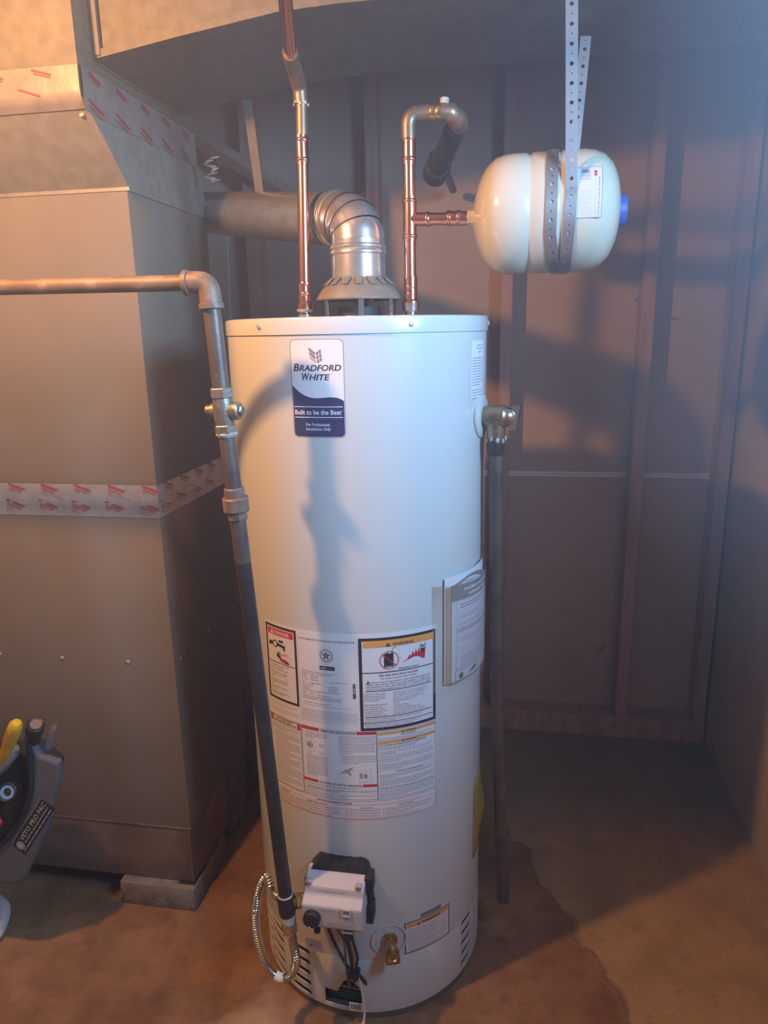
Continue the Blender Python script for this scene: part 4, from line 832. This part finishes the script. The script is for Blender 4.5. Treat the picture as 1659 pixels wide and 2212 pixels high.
obj('tank_shell', MB().lathe(prof, TC, TX, 72, cap=(True, False)), 'tank_paint', et, smooth=50)
obj('inlet_neck', MB().lathe([(-0.010, 0.0125), (-0.009, 0.0145), (0.004, 0.0145), (0.006, 0.017)], TC, TX, 8), 'tank_paint', et)
obj('inlet_nipple', MB().lathe([(-0.020, 0.0115), (-0.010, 0.0115)], TC, TX, 18), 'brass', et)
obj('air_valve_cap', MB().lathe([(0.258, 0.027), (0.270, 0.027), (0.275, 0.024), (0.276, 0.0)], TC, TX, 28, cap=(True, False)), 'blue_plastic', et)
def tankp(s, t, l):            # s mm along the axis, t mm round the girth measured downward from the front
    a = t/1000/TRd; r = TRd+0.0006+l; p = TC+TX*(s/1000); return tuple(p+V((0, -cos(a), -sin(a)))*r)
tl = Print(tankp, 300, 0.0004); tlm = []
NL = 24
tb_ = Print(lambda u, v, l: tankp(v, u, l), 7.0, 0.0004); tb_.rect(-62, 178, 24, 221, 'manual_paper', 1); tlab = obj('tank_label', tb_.m['manual_paper'], 'manual_paper', et, smooth=0)
tq = Print(lambda u, v, l: tankp(v, u, l), 7.0, 0.0002); tq.frame(-62, 178, 24, 221, 1.0, G_, 2); tq.rect(-60, 184, -38, 201, L_, 2); tq.rect(-57, 187, -50, 198, G_, 3); tq.rect(-54, 207, -44, 212, 'print_red', 2); tq.greek(-42, 20, 215, 1, 4, 2.2, G_, 1.0); tq.greek(-36, 20, 209, 1, 4, 1.4, L_, 1.0)
tq.greek(-20, 20, 203, 6, 3.6, 1.4, L_, 0.7); tq.emit(tlab, {G_: 'dark_printing', L_: 'faint_printing', 'print_red': 'red_mark'})
# perforated strap: from the duct, once and a half round the tank, back up to the duct
def strap_path():
    pts = []; R1 = TRd+0.0022
    cx0 = TC.x+0.170; top1 = V((0.086, 1.352, 1.965)); top2 = V((0.130, 1.560, 1.965))
    ctr = lambda x: V((x, TC.y, TC.z+(x-TC.x)*0.004))
    a0, a1 = 14, -(360+165)          # angle measured from the front (-Y), positive up
    def on(a, x): t = rad(a); return ctr(x)+V((0, -cos(t), sin(t)))*R1
    xs_ = lambda k: cx0-0.006*sin(min(k*2, 1)*pi/2)-0.026*min(1, max(0, (k-0.22)/0.40))+0.040*max(0, (k-0.74)/0.26)
    first = on(a0, xs_(0))
    for k in range(30): pts.append(top1+(first-top1)*(k/30))
    n = 150
    for k in range(n+1):
        q = k/n; pts.append(on(a0+(a1-a0)*q, xs_(q)))
    last = pts[-1]
    for k in range(1, 31): pts.append(last+(top2-last)*(k/30))
    return pts
sp_ = strap_path(); cum = [0]
for a, b in zip(sp_, sp_[1:]): cum.append(cum[-1]+(b-a).length)
def strap_at(s):
    s = max(0, min(s, cum[-1]-1e-6)); i = 0
    lo, hi = 0, len(cum)-1
    while hi-lo > 1:
        m = (lo+hi)//2
        if cum[m] <= s: lo = m
        else: hi = m
    t = (s-cum[lo])/(cum[lo+1]-cum[lo]); p = sp_[lo]+(sp_[lo+1]-sp_[lo])*t
    i0, i1 = max(lo-1, 0), min(lo+2, len(sp_)-1); T = (sp_[i1]-sp_[i0]).normalized()
    wv = V((1, 0, 0)); wv = (wv-T*wv.dot(T)).normalized(); return p, T, wv
st = MB(); WH = 0.0098; HC = 0.0146/2
def cell(s0, hr):
    pts = []
    oct_ = [(hr*cos(2*pi*(k+0.5)/8), hr*sin(2*pi*(k+0.5)/8)) for k in range(8)]
    rim = [(HC, WH*0.45), (HC*0.45, WH), (-HC*0.45, WH), (-HC, WH*0.45), (-HC, -WH*0.45), (-HC*0.45, -WH), (HC*0.45, -WH), (HC, -WH*0.45)]
    cor = [(HC, WH), (-HC, WH), (-HC, -WH), (HC, -WH)]
    vs = []
    for ds, dw in oct_+rim+cor:
        p, T, wv = strap_at(s0+ds); vs.append(p+wv*dw)
    fs = [(k, (k+1) % 8, 8+(k+1) % 8, 8+k) for k in range(8)]+[(8, 16, 9), (10, 17, 11), (12, 18, 13), (14, 19, 15)]
    st.add(vs, fs)
s = HC; k = 0
while s < cum[-1]-HC:
    cell(s, 0.0034 if k % 2 == 0 else 0.0013); s += 2*HC; k += 1
bmt = bmesh.new(); mt = bpy.data.meshes.new('t'); mt.from_pydata(st.v, [], st.f); bmt.from_mesh(mt); bmesh.ops.remove_doubles(bmt, verts=bmt.verts[:], dist=1e-5); bmt.verts.index_update(); st.v = [tuple(q.co) for q in bmt.verts]; st.f = [tuple(q.index for q in f.verts) for f in bmt.faces]; bmt.free(); bpy.data.meshes.remove(mt)
so_ = obj('perforated_strap', st, 'strap_metal', None, smooth=0); sm = so_.modifiers.new('thickness', 'SOLIDIFY'); sm.thickness = 0.0008; sm.offset = 0
tag(so_, 'galvanized perforated hanger strap wrapped round the expansion tank', 'strap')

# ------------------------------------------------------------------ relief discharge pipe
dp = thing('discharge_pipe', 'dark iron relief discharge pipe hanging down the right side of the heater', 'pipe', (0.0, 1.40, 0.085))
tv = V((HX, HY, 1.263))+V((sin(tp), -cos(tp), 0))*(R+0.030)
obj('pipe', MB().tube([tv+V((0, 0, -0.060)), tv+V((0.010, 0.02, -0.55)), V((0.016, 1.44, 0.115))], 0.0135, 20), 'iron_pipe', dp)
obj('pipe_end', MB().tube([(0.0158, 1.439, 0.150), (0.0160, 1.440, 0.112)], 0.0146, 18), 'iron_pipe', dp)

# ------------------------------------------------------------------ gas pipe
gs = thing('gas_pipe', 'rusty iron gas pipe with elbow, shut-off valve and union beside the heater', 'gas pipe', (-0.41, 1.09, 0.30))
GE = V((-0.447, 1.068, 1.500)); GV = V((-0.440, 1.072, 1.307)); GU = V((-0.4325, 1.076, 1.155)); GT = V((-0.401, 1.108, 0.352))
obj('horizontal_pipe', MB().tube([GE+V((-1.5, 0.02, 0.012)), GE+V((-0.03, 0, 0))], 0.0120, 22), 'rusty_pipe', gs)
obj('elbow', MB().tube(rounded([GE+V((-0.036, 0, 0)), GE, GE+(GV-GE).normalized()*0.036], 0.034, 12), 0.0165, 24), 'rusty_pipe', gs)
dn = (GV-GE).normalized()
obj('elbow_band', MB().lathe([(0, 0.0165), (0.001, 0.0190), (0.008, 0.0190), (0.009, 0.0165)], GE+dn*0.030, dn, 24), 'rusty_pipe', gs); obj('elbow_band', MB().lathe([(0, 0.0165), (0.001, 0.0185), (0.008, 0.0185), (0.009, 0.0165)], GE+V((-0.030, 0, 0)), (-1, 0, 0), 24), 'rusty_pipe', gs)
obj('upper_drop', MB().tube([GE+dn*0.03, GV-dn*0.02], 0.0134, 22), 'iron_pipe', gs)
va = obj('shutoff_valve', MB().lathe([(-0.024, 0.0145), (-0.018, 0.0150), (-0.008, 0.0165), (0.008, 0.0165), (0.018, 0.0150), (0.026, 0.0140)], GV, dn, 24), 'fitting', gs)
obj('valve_hex', MB().hexn(GV-dn*0.036, GV-dn*0.020, 0.0185), 'fitting', va); obj('valve_hex', MB().hexn(GV+dn*0.022, GV+dn*0.036, 0.0180), 'fitting', va)
cx = V((0.99, -0.12, 0)).normalized(); obj('valve_core', MB().lathe([(-0.030, 0.006), (-0.029, 0.0085), (-0.021, 0.0085), (-0.020, 0.0115), (0.014, 0.0120), (0.018, 0.0140), (0.027, 0.0140), (0.029, 0.0115)], GV, cx, 22), 'fitting', va)
obj('core_nut', MB().hexn(GV+cx*0.027, GV+cx*0.034, 0.0085), 'fitting', va)
d2 = (GU-GV).normalized()
obj('sealant_smear', MB().lathe([(0, 0.0165), (0.003, 0.0172), (0.007, 0.0150)], GV+d2*0.034, d2, 18), 'pipe_dope', gs)
obj('middle_drop', MB().tube([GV+d2*0.03, GU-d2*0.015], 0.0132, 22), 'iron_pipe', gs)
un = obj('union', MB().lathe([(-0.028, 0.0150), (-0.026, 0.0165), (-0.012, 0.0165), (-0.010, 0.0150)], GU, d2, 22), 'rusty_pipe', gs)
obj('union_nut', MB().lathe([(-0.012, 0.0205), (-0.010, 0.0225), (0.010, 0.0225), (0.013, 0.0195)], GU, d2, 8), 'rusty_pipe', un); obj('union_tail', MB().hexn(GU+d2*0.010, GU+d2*0.026, 0.0172), 'rusty_pipe', un)
d3 = (GT-GU).normalized()
obj('lower_drop', MB().tube([GU+d3*0.02, GU+d3*0.10], 0.0132, 22), 'iron_pipe', gs); obj('black_drop', MB().tube([GU+d3*0.10, GT-d3*0.012], 0.0131, 22), 'black_pipe', gs)
tee = obj('tee', MB().lathe([(-0.020, 0.0160), (-0.017, 0.0170), (0.022, 0.0165), (0.026, 0.0150)], GT, d3, 22), 'black_pipe', gs)
obj('tee_lip', MB().lathe([(-0.0215, 0.0150), (-0.0195, 0.0162), (-0.0175, 0.0150)], GT, d3, 20), 'pipe_dope', tee)
obj('adapter_collar', MB().lathe([(0.026, 0.0135), (0.030, 0.0150), (0.044, 0.0150), (0.046, 0.0130)], GT, d3, 20), 'pipe_dope', gs); obj('adapter_nut', MB().hexn(GT+d3*0.046, GT+d3*0.070, 0.0160), 'stainless', gs)
obj('inlet_stub', MB().cyl(GT, (-0.368, 1.125, 0.352), 0.0110, seg=18), 'brass', gs); obj('inlet_hex', MB().hexn((-0.385, 1.112, 0.352), (-0.375, 1.119, 0.352), 0.0150), 'brass', gs)
fx = spline([GT+d3*0.068, (-0.394, 1.112, 0.262), (-0.387, 1.104, 0.219), (-0.397, 1.100, 0.190), (-0.421, 1.100, 0.176), (-0.447, 1.104, 0.194), (-0.462, 1.108, 0.236), (-0.469, 1.112, 0.285), (-0.467, 1.118, 0.330), (-0.460, 1.128, 0.366), (-0.449, 1.134, 0.3835), (-0.4405, 1.128, 0.376), (-0.433, 1.120, 0.361), (-0.416, 1.114, 0.355), (-0.404, 1.110, 0.354)], 14)
fx = resample(fx, 0.00125)
fc_ = thing('flexible_connector', 'looped corrugated stainless flexible gas connector below the gas pipe', 'gas connector', (-0.42, 1.10, 0.18))
obj('corrugated_hose', MB().tube(fx, [0.0076+0.0014*(1 if k % 4 in (0, 1) else -0.6) for k in range(len(fx))], 16), 'stainless', fc_, smooth=60)
obj('hose_label', MB().tube([V((-0.411, 1.100, 0.1795)), V((-0.421, 1.100, 0.176)), V((-0.431, 1.1015, 0.181))], 0.0097, 16), 'print_white', fc_)

# ------------------------------------------------------------------ manual in its pouch
mp_ = thing('manual_packet', 'printed instruction manual in a clear pouch stuck to the heater', 'manual', (-0.10, 1.26, 0.75))
def sheet(u0, u1, zf, lift, nu=16, nz=6):
    vs = []; 
    for j in range(nz+1):
        for i in range(nu+1):
            t = i/nu; z0, z1 = zf(t); vs.append(cylp(u0+(u1-u0)*t, z0+(z1-z0)*j/nz, lift(t, j/nz)))
    return MB().add(vs, [(j*(nu+1)+i, j*(nu+1)+i+1, (j+1)*(nu+1)+i+1, (j+1)*(nu+1)+i) for j in range(nz) for i in range(nu)])
bul = lambda t, q: 0.010+0.004*sin(pi*t)+0.004*q
obj('pouch', sheet(182, 366, lambda t: (744, 962), lambda t, q: 0.0014+0.0165*min(1, 5.5*t, 5.5*(1-t))), 'clear_film', mp_, smooth=60)
obj('back_leaflet', sheet(207, 348, lambda t: (757, 974+5*t), lambda t, q: 0.0060+0.0035*sin(pi*t)), 'white_paper', mp_, smooth=60)
obj('cardboard_leaf', sheet(210, 350, lambda t: (757, 955), lambda t, q: 0.0080+0.0035*sin(pi*t)), 'kraft', mp_, smooth=60)
cov = sheet(221, 356, lambda t: (755, 957+16*sin(pi*min(1, t*1.15))**1.4), lambda t, q: 0.0102+0.004*sin(pi*t)+0.004*sin(pi*t)*q)
cvo = obj('booklet_cover', cov, 'manual_paper', mp_, smooth=60)
mpf = Print(lambda u, v, l: cylp(u, v, 0.0104+l+0.004*sin(pi*(u-221)/135)*(1+max(0, min(1, (v-755)/210)))), 5.0, 0.00015)
mpf.cols([221+135*k/24 for k in range(25)], lambda u: 925, lambda u: 957+15.5*sin(pi*min(1, (u-221)/135*1.15))**1.4, G_, 1)
mpf.cols([236+70*k/16 for k in range(17)], lambda u: 956, lambda u: 956+11*sin(pi*(u-236)/70), 'manual_paper', 2)
mpf.text('Installation and Operating', 250, 942.5, 7.0, W_, u1=346, bold=0.02, shear=0.15); mpf.text('Instruction Manual', 262, 931.0, 7.0, W_, u1=336, bold=0.02, shear=0.15)
mpf.greek(252, 290, 959.5, 1, 3, 2.2, G_, 1, 3)
mpf.greek(240, 340, 914.5, 2, 5.5, 3.4, G_, 0.6); mpf.frame(233, 902, 352, 924, 0.6, L_); mpf.frame(233, 852, 352, 898, 0.6, L_); mpf.rect(233, 858, 352, 868, L_, 2); mpf.greek(237, 346, 892, 2, 4, 1.6, G_); mpf.greek(237, 346, 877, 2, 4, 1.6, G_)
mpf.greek(237, 346, 846, 3, 4.2, 1.7, G_, 0.7); mpf.greek(237, 346, 828, 4, 4.2, 1.7, L_, 0.7); mpf.greek(243, 340, 808, 6, 4.2, 1.7, G_, 0.5); mpf.line([(233, 852), (233, 782)], 0.6, L_); mpf.greek(233, 330, 783, 1, 4, 1.7, G_, 1)
mpf.frame(231, 757, 296, 780, 0.8, K); mpf.ring(246, 766, 7.0, 0.9, G_); mpf.rect(242, 761, 250, 771, K, 3); mpf.poly([(264, 762), (290, 766), (291, 777), (284, 771)], K, 3); mpf.frame(302, 764, 340, 780, 0.6, L_); mpf.rect(221, 755, 356, 757.5, G_, 2)
mpf.emit(cvo, {K: 'black_printing', G_: 'dark_printing', L_: 'faint_printing', W_: 'title_lettering', 'manual_paper': 'title_arc'})

# ------------------------------------------------------------------ tool bag on a stool at the left edge
YB = 1.20
bagp = [(-0.980, 0.592), (-0.962, 0.560), (-0.920, 0.550), (-0.928, 0.502), (-0.972, 0.383), (-1.050, 0.240), (-1.075, 0.222), (-1.16, 0.222), (-1.150, 0.300), (-1.096, 0.325), (-1.052, 0.372), (-1.016, 0.425), (-0.990, 0.490), (-0.985, 0.545)]
bg_ = thing('tool_bag', 'dark grey open tool bag full of hand tools at the left edge', 'tool bag', (-1.25, 1.27, 0.216))
fp = obj('side_flap', MB().prism([(x, YB, z) for x, z in bagp], (0, 0.02, 0)), 'bag_cloth', bg_, smooth=0); bv = fp.modifiers.new('round', 'BEVEL'); bv.width = 0.006; bv.segments = 2
obj('bag_body', MB().prism([(x, YB+0.021, z) for x, z in ((-0.975, 0.50), (-0.99, 0.45), (-1.04, 0.34), (-1.10, 0.235), (-1.13, 0.216), (-1.62, 0.216), (-1.62, 0.46), (-1.02, 0.54))], (0, 0.075, 0)), 'bag_black', bg_, smooth=0)
obj('bag_lining', MB().prism([(x, YB+0.010, z) for x, z in ((-0.986, 0.555), (-0.992, 0.49), (-1.02, 0.425), (-1.10, 0.325), (-1.62, 0.218), (-1.62, 0.50))], (0, 0.011, 0)), 'bag_black', bg_, smooth=0)
obj('bag_floor', MB().box((-1.62, 1.14, 0.216), (-1.26, 1.32, 0.24), 0.01), 'bag_black', bg_)
rim = [(-0.980, 0.592), (-0.985, 0.545), (-0.990, 0.490), (-1.016, 0.425), (-1.052, 0.372), (-1.096, 0.325), (-1.15, 0.300)]
obj('rim_binding', MB().tube(spline([(x, YB-0.003, z) for x, z in rim], 6), 0.0055, 10), 'bag_black', bg_)
# logo patch: runs along the flap, from lower left to upper right
ux = V((0.100, 0, 0.140)).normalized(); uy = V((-ux.z, 0, ux.x)); o0 = V((-1.046, YB, 0.330))
lg = Print(lambda u, v, l: tuple(o0+ux*(u/1000)+uy*(v/1000)+V((0, -0.0012-l, 0))), lift=0.0006)
lg.rect(-8, -21, 148, 14, 'bag_black', 0.5); lg.disc(6, -2, 10.5, 'print_light', 2, 24); lg.ring(6, -2, 8.2, 1.4, G_, 3); lg.text('VETO PRO PAC', 20, -1, 10.5, 'print_light', u1=144, bold=0.02, layer=2)
lg.greek(20, 140, -8, 1, 3, 3.6, 'print_light', 1, 2); lg.greek(0, 140, -17, 1, 3, 3.8, L_, 1, 2); lg.line([(-4, 17), (146, 17)], 1.0, 'kraft', 2); lg.emit(fp, {'bag_black': 'logo_patch', 'print_light': 'logo_lettering', G_: 'emblem_ring', 'kraft': 'stitching'})
stl = thing('step_stool', 'scuffed white plastic stool under the tool bag', 'stool', (-1.32, 1.25, 0))
obj('stool_top', MB().box((-1.66, 1.06, 0.192), (-1.32, 1.40, 0.2155), 0.006), 'stool_white', stl)
for x0, x1, y0, y1 in ((-1.345, -1.325, 1.205, 1.275), (-1.345, -1.325, 1.33, 1.39), (-1.65, -1.63, 1.205, 1.275), (-1.65, -1.63, 1.33, 1.39)):
    sg = 1 if x1 > -1.3 else -1; xm = (x0+x1)/2; obj('stool_leg', MB().prism([(xm-0.012, y0, 0), (xm+0.012, y0, 0), (xm+0.012-0.01*sg, y0+0.005, 0.194), (xm-0.012-0.01*sg, y0+0.005, 0.194)], (0, y1-y0, 0)), 'stool_white', stl, smooth=0)
obj('stool_foot', MB().tube(spline([(-1.338, 1.36, 0.018), (-1.245, 1.335, 0.018), (-1.206, 1.275, 0.018), (-1.206, 1.235, 0.018), (-1.26, 1.20, 0.018), (-1.338, 1.22, 0.018)], 6), 0.0178, 14), 'stool_white', stl)
def driver(name, label, a, b, r, m, tip, group=None):
    a, b = V(a), V(b); L = (b-a).length; d = b-a; t = thing(name, label, 'screwdriver', a, group)
    h = MB(); h.lathe([(0, r*0.45), (0.01, r*0.62), (L*0.25, r*0.80), (L*0.5, r*1.0), (L*0.82, r*1.02), (L*0.93, r*0.95), (L*0.985, r*0.6), (L, 0.001)], a, d, 8); obj('handle', h, m, t, smooth=40)
    obj('shaft', MB().cyl(a+d.normalized()*0.006, a-d.normalized()*tip, 0.003, seg=10), 'tool_steel', t); return t
yd = driver('screwdriver', 'long yellow-handled screwdriver standing up in the tool bag', (-1.043, 1.185, 0.550), (-0.968, 1.160, 0.668), 0.0145, 'tool_yellow', 0.10, 'yellow screwdrivers')
sp2 = Print(lambda u, v, l: (-0.9735+u/1000, 1.1508-l, 0.655+v/1000), lift=0.0004); sp2.text('S', -4, -3, 6, K, bold=0.02, rot=-0.6); sp2.emit(yd, {K: 'handle_mark'})
driver('screwdriver', 'short yellow-handled screwdriver beside the blue socket in the tool bag', (-1.10, 1.19, 0.440), (-1.062, 1.165, 0.498), 0.0130, 'tool_yellow', 0.08, 'yellow screwdrivers')
so2 = thing('socket_driver', 'round nut driver seen end-on with a pale blue ring', 'nut driver', (-1.040, 1.19, 0.475))
obj('barrel', MB().lathe([(0, 0.020), (0.045, 0.020), (0.047, 0.018), (0.046, 0.0155)], (-1.040, 1.212, 0.470), (0.25, -1, 0.45), 28, cap=(True, False)), 'black_plastic', so2)
obj('blue_ring', MB().lathe([(0.036, 0.0150), (0.044, 0.0150), (0.044, 0.0085), (0.036, 0.0085), (0.036, 0.0150)], (-1.040, 1.212, 0.470), (0.25, -1, 0.45), 28, cap=(False, False)), 'tool_blue', so2)
obj('hub', MB().lathe([(0.02, 0.0086), (0.040, 0.0080), (0.042, 0.004)], (-1.040, 1.212, 0.470), (0.25, -1, 0.45), 18), 'black_plastic', so2)
rp = thing('red_handled_tool', 'red round-ended tool with a white mark in the top of the bag', 'hand tool', (-1.05, 1.19, 0.6))
obj('grip', MB().lathe([(0, 0.012), (0.05, 0.018), (0.075, 0.0195), (0.083, 0.015), (0.086, 0.0)], (-1.075, 1.215, 0.578), (0.35, -0.7, 0.72), 20, cap=(True, False)), 'tool_red', rp)
rq = Print(lambda u, v, l: (-1.041+u/1000, 1.149-l, 0.634+v/1000), lift=0.0004); rq.text('S', 0, 0, 7, W_, bold=0.02); rq.emit(rp, {W_: 'handle_mark'})
tag(obj('pliers_handle', MB().tube(spline([(-1.13, 1.19, 0.40), (-1.085, 1.185, 0.405), (-1.066, 1.18, 0.400)], 6), [0.008]*11+[0.007, 0.005], 12), 'tool_red'), 'red pliers handle poking out low in the tool bag', 'pliers')
bt = thing('flashlight', 'black flashlight head sticking up behind the yellow screwdriver', 'flashlight', (-0.96, 1.22, 0.60))
obj('head', MB().lathe([(0, 0.016), (0.03, 0.016), (0.035, 0.0185), (0.055, 0.0185), (0.057, 0.016), (0.054, 0.010)], (-0.985, 1.215, 0.590), (0.45, -0.25, 0.85), 22), 'black_plastic', bt); obj('lens', MB().lathe([(0.0545, 0.012), (0.0565, 0.0115)], (-0.985, 1.215, 0.590), (0.45, -0.25, 0.85), 18), 'heater_base', bt)
tag(obj('steel_blade', MB().prism([(-0.968, 1.222, 0.560), (-0.957, 1.222, 0.560), (-0.936, 1.222, 0.612), (-0.939, 1.222, 0.622), (-0.948, 1.222, 0.612)], (0, 0.012, 0)), 'tool_steel', smooth=0), 'blue-grey steel blade in the back pocket of the tool bag', 'blade')
tag(obj('grey_grip', MB().lathe([(0, 0.014), (0.05, 0.019), (0.09, 0.017), (0.10, 0.010)], (-1.085, 1.19, 0.505), (0.55, 0.1, 0.6), 16), 'tool_steel'), 'grey tool grip low behind the long yellow screwdriver', 'hand tool')

# ------------------------------------------------------------------ haze volumes added to imitate lens glare
def veil(name, a, b, density, label):
    hz = bpy.data.materials.new(name); hz.use_nodes = True; nt = hz.node_tree
    nt.nodes.remove(nt.nodes['Principled BSDF']); vsn = nt.nodes.new('ShaderNodeVolumeScatter')
    vsn.inputs['Color'].default_value = (0.80, 0.89, 1.0, 1); vsn.inputs['Density'].default_value = density; vsn.inputs['Anisotropy'].default_value = 0.3
    nt.links.new(vsn.outputs[0], nt.nodes['Material Output'].inputs['Volume']); MATS[name] = hz
    ho = obj(name, MB().box(a, b), name, smooth=0); ho['kind'] = 'stuff'; tag(ho, label, 'veil')
veil('veil', (-2.39, -1.19, 1.20), (0.1495, 2.376, 2.19), 0.075, 'thin haze added in the upper air to imitate lens glare')
veil('right_veil', (0.150, -1.19, 1.20), (0.708, 2.376, 2.19), 0.24, 'bluish haze added along the right-hand wall to imitate lens glare')  # denser box added to deepen the blue glare at upper right
